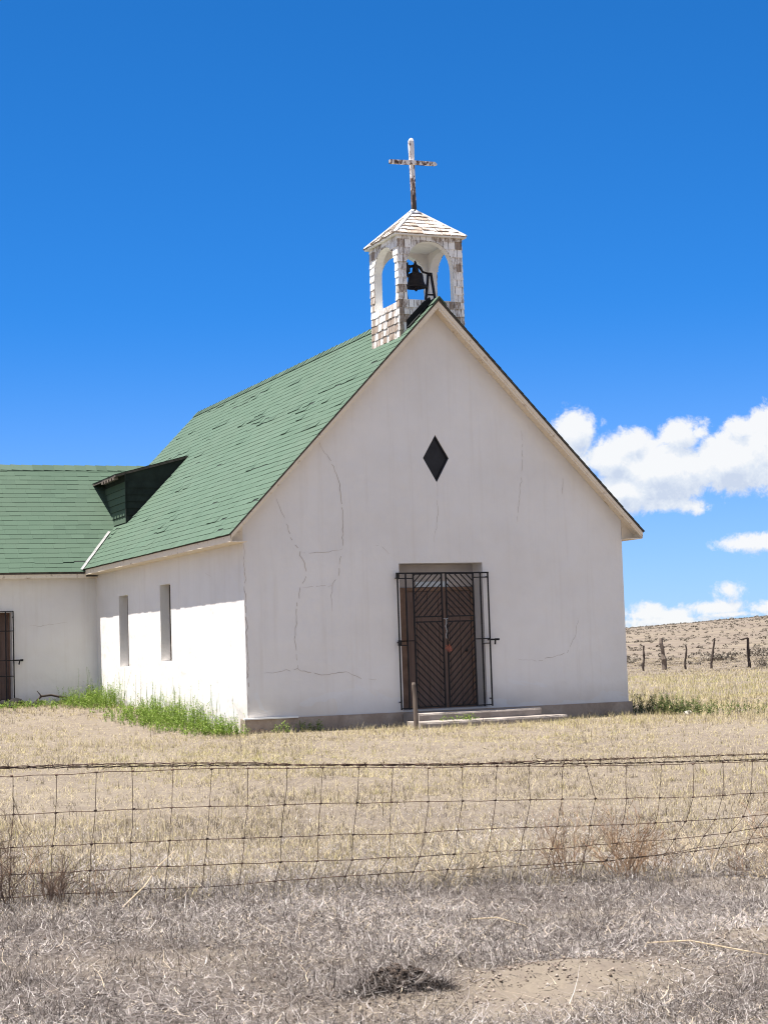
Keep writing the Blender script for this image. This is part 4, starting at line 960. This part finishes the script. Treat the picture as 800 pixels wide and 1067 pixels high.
tag(so,'short dry straw coloured grass covering the field up to the church','grass',kind='stuff')
# lying straw between the tufts of the field
P,g=sector(120000,10.4,48,21,1.3,33); P=P[(P[:,1]>FY)&outside(P)]; n=len(P); dq=np.hypot(P[:,0]-CAM[0],P[:,1]-CAM[1])
so=blades(P,g.lognormal(-2.4,.4,n),g.uniform(.0025,.0045,n)*(.6+dq/32),g.normal(1.4,.2,n),g.uniform(0,2*PI,n),g.normal(0,.4,n),M['grass'],'straw_thatch',np.clip(g.normal(.38,.14,n)+.10*ss(P[:,1],-20,-10)-.15*(1-ss(P[:,1],-21,-16))-.3*(g.random(n)<.2),0,.75),z0=ground_z(P[:,0],P[:,1])+g.random(n)**2*.03)
tag(so,'pale broken straw lying between the grass tufts of the field','straw thatch',kind='stuff')
# grey litter thinning out behind the fence
P,g=sector(85000,10.2,19,21,1.,34); P=P[(P[:,1]>FY-.1)&(g.random(len(P))<(1-ss(P[:,1],-20.5,-14.5))*(.25+.75*ss(fbm(P[:,0]*.8,P[:,1]*.8,91),.42,.58)))]; n=len(P)
so=blades(P,g.lognormal(-2.8,.5,n),g.uniform(.003,.006,n),g.normal(1.4,.25,n),g.uniform(0,2*PI,n),g.normal(0,.45,n),M['straw'],'field_litter',np.clip(g.normal(.60,.25,n)-.45*(g.random(n)<.25),0,1),z0=ground_z(P[:,0],P[:,1])+g.random(n)**1.6*.04,seg=4,side=g.normal(0,1.3,n))
tag(so,'grey straw litter thinning out in the field just behind the fence','straw litter',kind='stuff')
# taller yellow green grass beyond the church
P,g=sector(36000,32,150,18,1.2,4); P=P[outside(P)&((P[:,0]>7)|(P[:,1]<-1))]; per=7
hh=np.repeat(g.uniform(.06,.18,len(P))*(.5+fbm(P[:,0]*.15,P[:,1]*.15,71)),per); cc=np.repeat(g.normal(0,.12,len(P)),per)
Q=tufted(P,g,g.uniform(.03,.16,len(P)),per); o_=outside(Q); Q=Q[o_];hh=hh[o_];cc=cc[o_]; n=len(Q); dq=np.hypot(Q[:,0]-CAM[0],Q[:,1]-CAM[1])
hh=hh*(1-.55*ss(dq,80,92))
so=blades(Q,hh*g.uniform(.6,1.2,n),g.uniform(.007,.014,n)*dq/50,np.abs(g.normal(.35,.3,n)),g.uniform(0,2*PI,n),g.normal(.5,.4,n),M['grass'],'field_grass',np.clip(.60+cc+g.normal(0,.12,n)+(fbm(Q[:,0]*.08,Q[:,1]*.25,76)-.5)*.6-.30*ss(dq,72,90),0,1))
tag(so,'yellow green grass of the field stretching beyond the church','grass',kind='stuff')

# leafy green weeds
def leafy(name,pts,hs,label,seed,lean=.3,leaf=.05,pale=.05,mat_='weed',kind='stuff',cat='weeds'):
    g=np.random.default_rng(seed); V=[];C=[]
    for (x,y),h in zip(pts,hs):
        z=float(ground_z(x,y)); a=g.uniform(0,2*PI); l=abs(g.normal(0,lean)); tint=g.normal(0,.12)
        nl=int(10+h*42)
        for k in range(nl):
            t=g.random()**.75; r=l*t*t
            c=np.array([x+math.cos(a)*r*h+g.normal(0,.05)*h*(1.3-t),y+math.sin(a)*r*h+g.normal(0,.05)*h*(1.3-t),z+h*t])
            b=g.uniform(0,2*PI); L=leaf*g.uniform(.5,1.3)*(1.15-.5*t); d=np.array([math.cos(b),math.sin(b),g.uniform(-.2,.9)]); s=np.array([-math.sin(b),math.cos(b),g.uniform(-.4,.4)])*L*.22
            V+=[c,c+d*L*.5-s,c+d*L,c+d*L*.5+s]; C.append(np.clip(.45+tint+g.normal(0,.15)+(.5 if g.random()<pale else 0),0,1))
        s=np.array([.004,0,0]); tip=np.array([x+math.cos(a)*l*h,y+math.sin(a)*l*h,z+h]); V+=[np.array([x,y,z])-s,np.array([x,y,z])+s,tip+s*.4,tip-s*.4]; C.append(.4)
    V=np.array(V); F=np.arange(len(V)).reshape(-1,4); o=quick_mesh(name,V,F,M[mat_],np.array(C)); return tag(o,label,cat,kind=kind)
g=np.random.default_rng(50); pts=[];hs=[]
for k in range(1500):
    y=g.uniform(.1,12.3); clump=.22+.78*float(ss(fbm(y*.9,3.3,5),.38,.6)); dx=g.uniform(0,1.35)*g.random()**.35
    if g.random()>clump: continue
    pts.append((-.10-dx,y)); hs.append(max(.10,(g.uniform(.25,.62)*(1.1-min(dx,1.2)*.6))*clump+ (g.random()<.05)*.25))
for k in range(260):   # in front of the wing wall
    x=g.uniform(-3.2,-.1); y=12.3-abs(g.normal(0,.9))-.5; pts.append((x,y)); hs.append(g.uniform(.10,.30)*(.7 if x<-1.2 else 1.7))
for k in range(160): pts.append((-.25-abs(g.normal(0,.4)),g.uniform(-.9,1.2))); hs.append(g.uniform(.12,.42))
leafy('green_weeds',pts,hs,'bright green leafy weeds growing along the sunlit left wall',51,pale=.04)
pts=[];hs=[]
for k in range(46): pts.append((-.1-abs(g.normal(0,.3)),g.uniform(.3,12))); hs.append(g.uniform(.65,1.0))
leafy('tall_weeds',pts,hs,'tall thin weed stalks with pale heads against the left wall',52,leaf=.026,pale=.5,lean=.12)
pts=[];hs=[]
for k in range(190): x=8.75+abs(g.normal(0,.8)); pts.append((x,g.normal(-1.0,.9))); hs.append(g.uniform(.10,.34)*(1.25 if x<9.3 else .8))
for k in range(40): x=g.normal(10.6,.7); pts.append((x,g.normal(.2,1.0))); hs.append(g.uniform(.08,.22))
leafy('low_green_weeds',pts,hs,'low green weeds by the right corner of the church',53,pale=.16,leaf=.06,mat_='olive')
pts=[];hs=[]
for k in range(60): pts.append((8.72+abs(g.normal(0,.3)),g.normal(-.45,.35))); hs.append(g.uniform(.25,.5))
leafy('corner_bush',pts,hs,'dusty dark green bush at the right corner of the church foundation',57,mat_='olive',kind='thing',cat='bush')
pts=[];hs=[]
for k in range(38): pts.append((g.uniform(3.55,4.55),g.uniform(-1.3,-.9))); hs.append(g.uniform(.10,.26))
leafy('step_weeds',pts,hs,'small green weeds growing between the two concrete steps',54)
pts=[];hs=[]
for k in range(30): pts.append((g.uniform(.4,1.4),g.uniform(-.5,-.15))); hs.append(g.uniform(.10,.24))
leafy('foundation_weeds',pts,hs,'sparse olive weeds at the foot of the front foundation',55)

# dry weeds along the fence: each plant its own object
def dry_weed(x,y,h,spread,n,label,seed,mat_='drystem',br=True,w=.0035,colm=.5):
    g=np.random.default_rng(seed); V=[];C=[]
    z=float(ground_z(x,y)); root=np.array([x,y,z-.02])
    def stem(p,d,L,w,c,depth):
        q=p.copy(); segs=5; side=np.cross(d,[.3,.8,.1]); side/=np.linalg.norm(side)+1e-6
        prev=(q-side*w,q+side*w)
        for k in range(segs):
            d=d+g.normal(0,.13,3)+np.array([0,0,-.05]); d/=np.linalg.norm(d); q=q+d*L/segs; ww=w*(1-.75*(k+1)/segs); cur=(q-side*ww,q+side*ww)
            V.extend([prev[0],prev[1],cur[1],cur[0]]); C.append(np.clip(c+g.normal(0,.08),0,1)); prev=cur
            if depth>0 and br and k>0:
                for _ in range(2):
                    if g.random()<.75: stem(q,d+g.normal(0,.55,3)+np.array([0,0,.15]),L*g.uniform(.2,.45),w*.6,c+.05,depth-1)
    for k in range(n):
        a=g.uniform(0,2*PI); l=g.uniform(.05,1)*spread; d=np.array([math.cos(a)*l,math.sin(a)*l*.7,1.]); d/=np.linalg.norm(d)
        stem(root+np.array([g.normal(0,.06*spread+.02),g.normal(0,.05),0]),d,h*g.uniform(.5,1.1),w*g.uniform(.6,1.1),np.clip(g.normal(colm,.2),0,1),2)
    V=np.array(V)-np.array([x,y,z]); o=quick_mesh('dry_weed',V,np.arange(len(V)).reshape(-1,4),M[mat_],np.array(C)); o.location=(x,y,z)
    tag(o,label,'dry weed','dead weeds along the wire fence'); return o
dry_weed(-8.72,FY+.05,.46,.35,34,'dark twiggy dead weed at the left end of the wire fence',1,w=.0026,colm=.15)
dry_weed(-8.42,FY+.0,.30,.6,40,'low dark brown dead weed, second from the left along the fence',2,w=.0026,colm=.12)
dry_weed(-8.10,FY-.05,.22,.7,18,'small dead weed, third from the left along the fence',3,w=.0024,colm=.2)
dry_weed(-4.86,FY+.15,.42,.55,30,'thin reddish brown dead weed left of the bushiest one behind the fence',4,w=.0024,colm=.55)
dry_weed(-4.38,FY+.10,.46,.7,44,'bushiest reddish brown dead weed behind the fence right of centre',5,w=.0032,colm=.74)
dry_weed(-4.05,FY+.2,.30,.8,18,'low brown dead weed just right of the bushiest one by the fence',6,w=.0024,colm=.5)
dry_weed(-3.55,FY-.05,.22,.9,20,'low spreading brown weed under the sagging right end of fence',7,w=.0024,colm=.45)
dry_weed(-2.98,FY+.3,.46,.6,20,'rust coloured dead weed at the far right edge of the fence',8,w=.003,colm=.72)
dry_weed(-5.62,FY+.02,.34,1.5,18,'pale straw coloured dead weed with drooping stalks near fence centre',9,mat_='straw2',br=True,w=.006,colm=.8)
dry_weed(-3.35,FY-.15,.30,1.6,22,'pale straw coloured tangle of dead stalks under the sagging right end of the fence',10,mat_='straw2',br=True,w=.0055,colm=.75)
dry_weed(-3.75,FY+.25,.40,1.3,14,'pale sprawling dead stalks just left of the straw tangle behind the wire',11,mat_='straw2',br=True,w=.005,colm=.7)
# long loose stalks lying on the ground
def stalk(pts,label):
    mb=MB(); p=[(x,y,float(ground_z(x,y))+dz) for x,y,dz in pts]; mb.tube(p,[.0045,.004,.0035,.002][:len(p)] if len(p)<=4 else .0035,5,r=.7)
    o=mb.build('dead_stalk',M['straw2'],None,origin=p[0]); tag(o,label,'stalk','long pale stalks lying on the ground')
stalk([(-6.05,-25.05,.03),(-5.9,-25.2,.05),(-5.72,-25.4,.03),(-5.6,-25.5,.02)],'long pale stalk lying on the bare ground at lower right')
stalk([(-3.9,-23.0,.03),(-3.6,-23.1,.06),(-3.3,-23.05,.05),(-3.0,-23.1,.03)],'pale stalk lying near the fence at the right edge')
stalk([(-8.1,-22.5,.03),(-7.9,-22.25,.10),(-7.75,-22.05,.19),(-7.62,-21.95,.27)],'pale stalk leaning up against the lower fence wires on the left')
stalk([(-8.55,-21.5,.62),(-8.5,-21.52,.45),(-8.38,-21.55,.24),(-8.3,-21.6,.0)],'thin tall pale stalk standing behind the fence at left')
stalk([(-6.4,-23.7,.03),(-6.3,-23.85,.05),(-6.2,-24.0,.02)],'dark bent stalk lying in the middle of the bare ground')

# sagebrush on the hill and a few nearer shrubs
def brush(n,az0,az1,d0,d1,name,label,seed,s0,s1):
    g=np.random.default_rng(seed); az=np.radians(g.uniform(az0,az1,n)); u=g.random(n); d=np.sqrt(d0*d0+(d1*d1-d0*d0)*u) 
    x=-10.66+d*np.sin(az); y=-32.88+d*np.cos(az); keep=fbm(x*.018,y*.018,88)*.6+.5*g.random(n)>.42; x,y=x[keep],y[keep]; n=len(x); z=ground_z(x,y); s=g.uniform(s0,s1,n)*(1+ (g.random(n)<.05)*.8)
    L=22; 
    a=g.uniform(0,2*PI,(n,L)); el=np.arcsin(g.uniform(-.05,1,(n,L))); rr=g.uniform(.45,1,(n,L))
    c=np.stack([np.cos(a)*np.cos(el)*rr,np.sin(a)*np.cos(el)*rr,np.sin(el)*rr*.75+.05],-1)*s[:,None,None]
    e1=g.normal(0,1,(n,L,3)); e1/=np.linalg.norm(e1,axis=-1,keepdims=True); e2=np.cross(e1,g.normal(0,1,(n,L,3))); e2/=np.linalg.norm(e2,axis=-1,keepdims=True)
    q=.34*s[:,None,None]*g.uniform(.6,1.2,(n,L,1)); base=np.stack([x,y,z],-1)[:,None,:]
    V=np.stack([base+c-e1*q,base+c+e2*q*.6,base+c+e1*q,base+c-e2*q*.6],2).reshape(-1,3); F=np.arange(len(V)).reshape(-1,4)
    col=np.clip(np.repeat(g.normal(.45,.22,n),L)+g.normal(0,.12,n*L),0,1)
    o=quick_mesh(name,V,F,M['sage'],col); tag(o,label,'sagebrush',kind='stuff')
brush(13000,20,48,130,720,'sagebrush','grey sagebrush dotting the distant hillside',5,.16,.42)
brush(1300,18,46,88,180,'low_brush','sparse low brush on the plain beyond the far fence',6,.08,.2)
def shrub(x,y,w,h,label,seed):
    g=np.random.default_rng(seed); V=[];C=[]; z=float(ground_z(x,y))
    for k in range(520):
        a=g.uniform(0,2*PI); el=math.asin(g.uniform(-.05,1)); r=g.uniform(.3,1)*(.75+.5*float(vnoise(math.cos(a)*2+seed,el*2+math.sin(a)*2)))
        c=np.array([math.cos(a)*math.cos(el)*r*w,math.sin(a)*math.cos(el)*r*w,math.sin(el)*r*h]); e1=g.normal(0,1,3); e1/=np.linalg.norm(e1); e2=np.cross(e1,g.normal(0,1,3)); e2/=np.linalg.norm(e2); q=.10*w*g.uniform(.5,1.3)
        V+=[c-e1*q,c+e2*q*.4,c+e1*q,c-e2*q*.4]; C.append(np.clip(g.normal(.4,.2),0,1))
    o=quick_mesh('shrub',np.array(V),np.arange(len(V)).reshape(-1,4),M['sage'],np.array(C)); o.location=(x,y,z); tag(o,label,'shrub','dark shrubs beyond the far fence')
shrub(42.9,45.0,.55,.62,'grey purple shrub beside the dark fence post at the right edge',1)
shrub(70.0,84.5,1.4,.6,'dark low shrub on the slope left of the leaning fence post',2)
shrub(73.6,84.0,1.3,.6,'dark low shrub on the slope behind the leaning fence post',3)
shrub(58.0,72.5,1.5,.5,'wide dark shrub on the plain between thin and leaning fence posts',4)
shrub(52,75.5,1.3,.6,'dark shrub on the plain nearest the church corner',5)

# ---------------------------------------------------------------- sky, sun, camera
EL,AZ_=math.radians(73.),math.radians(278.)
wd_=bpy.data.worlds.new('World'); scn.world=wd_; wd_.use_nodes=True; nt=wd_.node_tree
bg=nt.nodes['Background']; out=nt.nodes['World Output']
sky=nt.nodes.new('ShaderNodeTexSky'); sky.sky_type='NISHITA'; sky.sun_disc=False; sky.sun_elevation=EL; sky.sun_rotation=AZ_; sky.altitude=4000; sky.air_density=.5; sky.dust_density=1.; sky.ozone_density=3.
hs=nt.nodes.new('ShaderNodeHueSaturation'); hs.inputs['Saturation'].default_value=1.3
nt.links.new(sky.outputs[0],hs.inputs['Color'])
sg_=nt.nodes.new('ShaderNodeSeparateColor'); nt.links.new(hs.outputs[0],sg_.inputs[0])
fac=mathn(nt,'DIVIDE',1.2,mathn(nt,'MULTIPLY_ADD',sg_.outputs[1],.42,1.))      # film-like compression of the bright horizon
tc0=nt.nodes.new('ShaderNodeTexCoord'); sp0=N(nt,'ShaderNodeSeparateXYZ'); nt.links.new(tc0.outputs['Generated'],sp0.inputs[0])
hi=N(nt,'ShaderNodeMapRange',interpolation_type='SMOOTHSTEP'); nt.links.new(sp0.outputs[2],hi.inputs[0]); hi.inputs[1].default_value=.36; hi.inputs[2].default_value=.8; hi.inputs[3].default_value=0; hi.inputs[4].default_value=1
fac2=mathn(nt,'ADD',mathn(nt,'MULTIPLY',fac,mathn(nt,'SUBTRACT',1.,hi.outputs[0])),mathn(nt,'MULTIPLY',hi.outputs[0],1.6))
lw=N(nt,'ShaderNodeMapRange',interpolation_type='SMOOTHSTEP'); nt.links.new(sp0.outputs[2],lw.inputs[0]); lw.inputs[1].default_value=.0; lw.inputs[2].default_value=.20; lw.inputs[3].default_value=.75; lw.inputs[4].default_value=0
skc=mix(nt,mathn(nt,'MAXIMUM',hi.outputs[0],lw.outputs[0]),hs.outputs[0],sky.outputs[0])
vm=N(nt,'ShaderNodeVectorMath',operation='SCALE'); nt.links.new(skc,vm.inputs[0]); nt.links.new(fac2,vm.inputs['Scale'])
nt.links.new(vm.outputs[0],bg.inputs[0]); SKY=.10; bg.inputs[1].default_value=SKY
# cumulus clouds low in the sky, in azimuth/elevation degrees
grp=bpy.data.node_groups.new('cloud_field','ShaderNodeTree'); grp.interface.new_socket('P',in_out='INPUT',socket_type='NodeSocketVector'); grp.interface.new_socket('D',in_out='OUTPUT',socket_type='NodeSocketFloat')
gi=grp.nodes.new('NodeGroupInput'); go=grp.nodes.new('NodeGroupOutput')
acc=None
for (a,e,ra,re) in PUFFS+[(31.6,.58,2.2,.24),(33.6,.72,1.6,.14)]:
    s=N(grp,'ShaderNodeVectorMath',operation='SUBTRACT'); grp.links.new(gi.outputs[0],s.inputs[0]); s.inputs[1].default_value=(a,e,0)
    m_=N(grp,'ShaderNodeVectorMath',operation='MULTIPLY'); grp.links.new(s.outputs[0],m_.inputs[0]); m_.inputs[1].default_value=(1/ra,1/re,0)
    l=N(grp,'ShaderNodeVectorMath',operation='LENGTH'); grp.links.new(m_.outputs[0],l.inputs[0])
    k=(ra*re)**.5; v=mathn(grp,'MULTIPLY_ADD',l.outputs['Value'],-k,k)
    acc=v if acc is None else mathn(grp,'SMOOTH_MAX',acc,v,.12)
n1=noise(grp,1.3,9,.64,gi.outputs[0],.35); n2=noise(grp,5.5,6,.65,gi.outputs[0],.4)
d_=mathn(grp,'ADD',acc,mathn(grp,'MULTIPLY',mathn(grp,'SUBTRACT',n1,.53),1.15)); d_=mathn(grp,'ADD',d_,mathn(grp,'MULTIPLY',mathn(grp,'SUBTRACT',n2,.5),.34))
grp.links.new(d_,go.inputs[0])
tc=nt.nodes.new('ShaderNodeTexCoord'); nrm=N(nt,'ShaderNodeVectorMath',operation='NORMALIZE'); nt.links.new(tc.outputs['Generated'],nrm.inputs[0]); sp=N(nt,'ShaderNodeSeparateXYZ'); nt.links.new(nrm.outputs[0],sp.inputs[0])
az=mathn(nt,'MULTIPLY',mathn(nt,'ARCTAN2',sp.outputs[0],sp.outputs[1]),180/PI); el=mathn(nt,'MULTIPLY',mathn(nt,'ARCSINE',sp.outputs[2]),180/PI)
cb=N(nt,'ShaderNodeCombineXYZ'); nt.links.new(az,cb.inputs[0]); nt.links.new(el,cb.inputs[1])
def field(off):
    q=N(nt,'ShaderNodeVectorMath',operation='ADD'); nt.links.new(cb.outputs[0],q.inputs[0]); q.inputs[1].default_value=off
    gn=nt.nodes.new('ShaderNodeGroup'); gn.node_tree=grp; nt.links.new(q.outputs[0],gn.inputs[0]); return gn.outputs[0]
D0=field((0,0,0)); D1=field((-.10,.42,0))
al=N(nt,'ShaderNodeMapRange',interpolation_type='SMOOTHSTEP'); nt.links.new(D0,al.inputs[0]); al.inputs[1].default_value=-.04; al.inputs[2].default_value=.36; 
li=mathn(nt,'MULTIPLY_ADD',mathn(nt,'SUBTRACT',D0,D1),.9,.57,clamp=True)
ccol=ramp(nt,li,[(.12,(.64,.72,.87)),(.45,(.80,.86,.95)),(.75,(.98,.99,1.))])
bg2=nt.nodes.new('ShaderNodeBackground'); nt.links.new(ccol,bg2.inputs[0]); CLOUD=.29; bg2.inputs[1].default_value=CLOUD
mx=nt.nodes.new('ShaderNodeMixShader'); nt.links.new(mathn(nt,'MULTIPLY',al.outputs[0],.97),mx.inputs[0]); nt.links.new(bg.outputs[0],mx.inputs[1]); nt.links.new(bg2.outputs[0],mx.inputs[2]); 
# unseen cumulus added behind and beside the viewpoint to whiten and brighten the shade
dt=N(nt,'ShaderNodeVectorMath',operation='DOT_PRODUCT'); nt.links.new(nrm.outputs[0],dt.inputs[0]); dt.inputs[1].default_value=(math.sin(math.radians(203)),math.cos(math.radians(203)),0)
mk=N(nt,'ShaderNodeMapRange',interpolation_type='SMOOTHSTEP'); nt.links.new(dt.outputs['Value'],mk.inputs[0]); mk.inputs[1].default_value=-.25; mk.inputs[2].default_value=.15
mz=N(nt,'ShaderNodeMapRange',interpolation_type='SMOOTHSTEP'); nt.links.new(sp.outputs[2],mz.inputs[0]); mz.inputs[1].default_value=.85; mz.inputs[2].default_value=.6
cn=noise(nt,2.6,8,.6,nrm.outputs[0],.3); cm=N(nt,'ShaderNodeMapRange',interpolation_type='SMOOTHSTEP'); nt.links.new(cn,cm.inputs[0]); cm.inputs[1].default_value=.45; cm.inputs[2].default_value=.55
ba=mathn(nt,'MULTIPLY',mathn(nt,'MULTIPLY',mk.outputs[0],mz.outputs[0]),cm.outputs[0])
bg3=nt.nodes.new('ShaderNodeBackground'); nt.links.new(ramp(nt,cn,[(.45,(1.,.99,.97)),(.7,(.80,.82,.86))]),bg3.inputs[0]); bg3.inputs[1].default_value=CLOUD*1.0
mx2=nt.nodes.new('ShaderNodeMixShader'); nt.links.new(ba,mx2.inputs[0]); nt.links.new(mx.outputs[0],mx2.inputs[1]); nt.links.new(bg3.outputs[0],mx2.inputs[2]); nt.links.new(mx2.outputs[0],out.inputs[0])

sl=bpy.data.lights.new('sun','SUN'); sl.energy=4.2; sl.angle=math.radians(.53); sl.color=(1,.95,.88); so=bpy.data.objects.new('sun',sl); COL.objects.link(so)
sd=Vector((math.sin(AZ_)*math.cos(EL),math.cos(AZ_)*math.cos(EL),math.sin(EL))); so.rotation_euler=sd.to_track_quat('Z','Y').to_euler(); so.location=(-20,10,40)

cam=bpy.data.cameras.new('camera'); co=bpy.data.objects.new('camera',cam); COL.objects.link(co)
yaw,pitch_,roll=.39411,.077575,-.032984
f=Vector((math.sin(yaw)*math.cos(pitch_),math.cos(yaw)*math.cos(pitch_),math.sin(pitch_))); r0=Vector((math.cos(yaw),-math.sin(yaw),0)); u0=r0.cross(f)
r_=r0*math.cos(roll)+u0*math.sin(roll); u_=-r0*math.sin(roll)+u0*math.cos(roll)
Mx=Matrix((r_,u_,-f)).transposed().to_4x4(); Mx.translation=Vector((-10.65986,-32.87709,1.28083)); co.matrix_world=Mx
cam.sensor_fit='VERTICAL'; cam.sensor_height=24; cam.lens=24*1834.887/1067; cam.clip_start=.1; cam.clip_end=12000
scn.camera=co
scn.view_settings.view_transform='Standard'; scn.view_settings.look='None'; scn.view_settings.gamma=1; scn.view_settings.exposure=1.75
scn.cycles.max_bounces=6; scn.cycles.diffuse_bounces=3; scn.cycles.transparent_max_bounces=8; scn.cycles.use_denoising=True; scn.cycles.filter_width=1.1
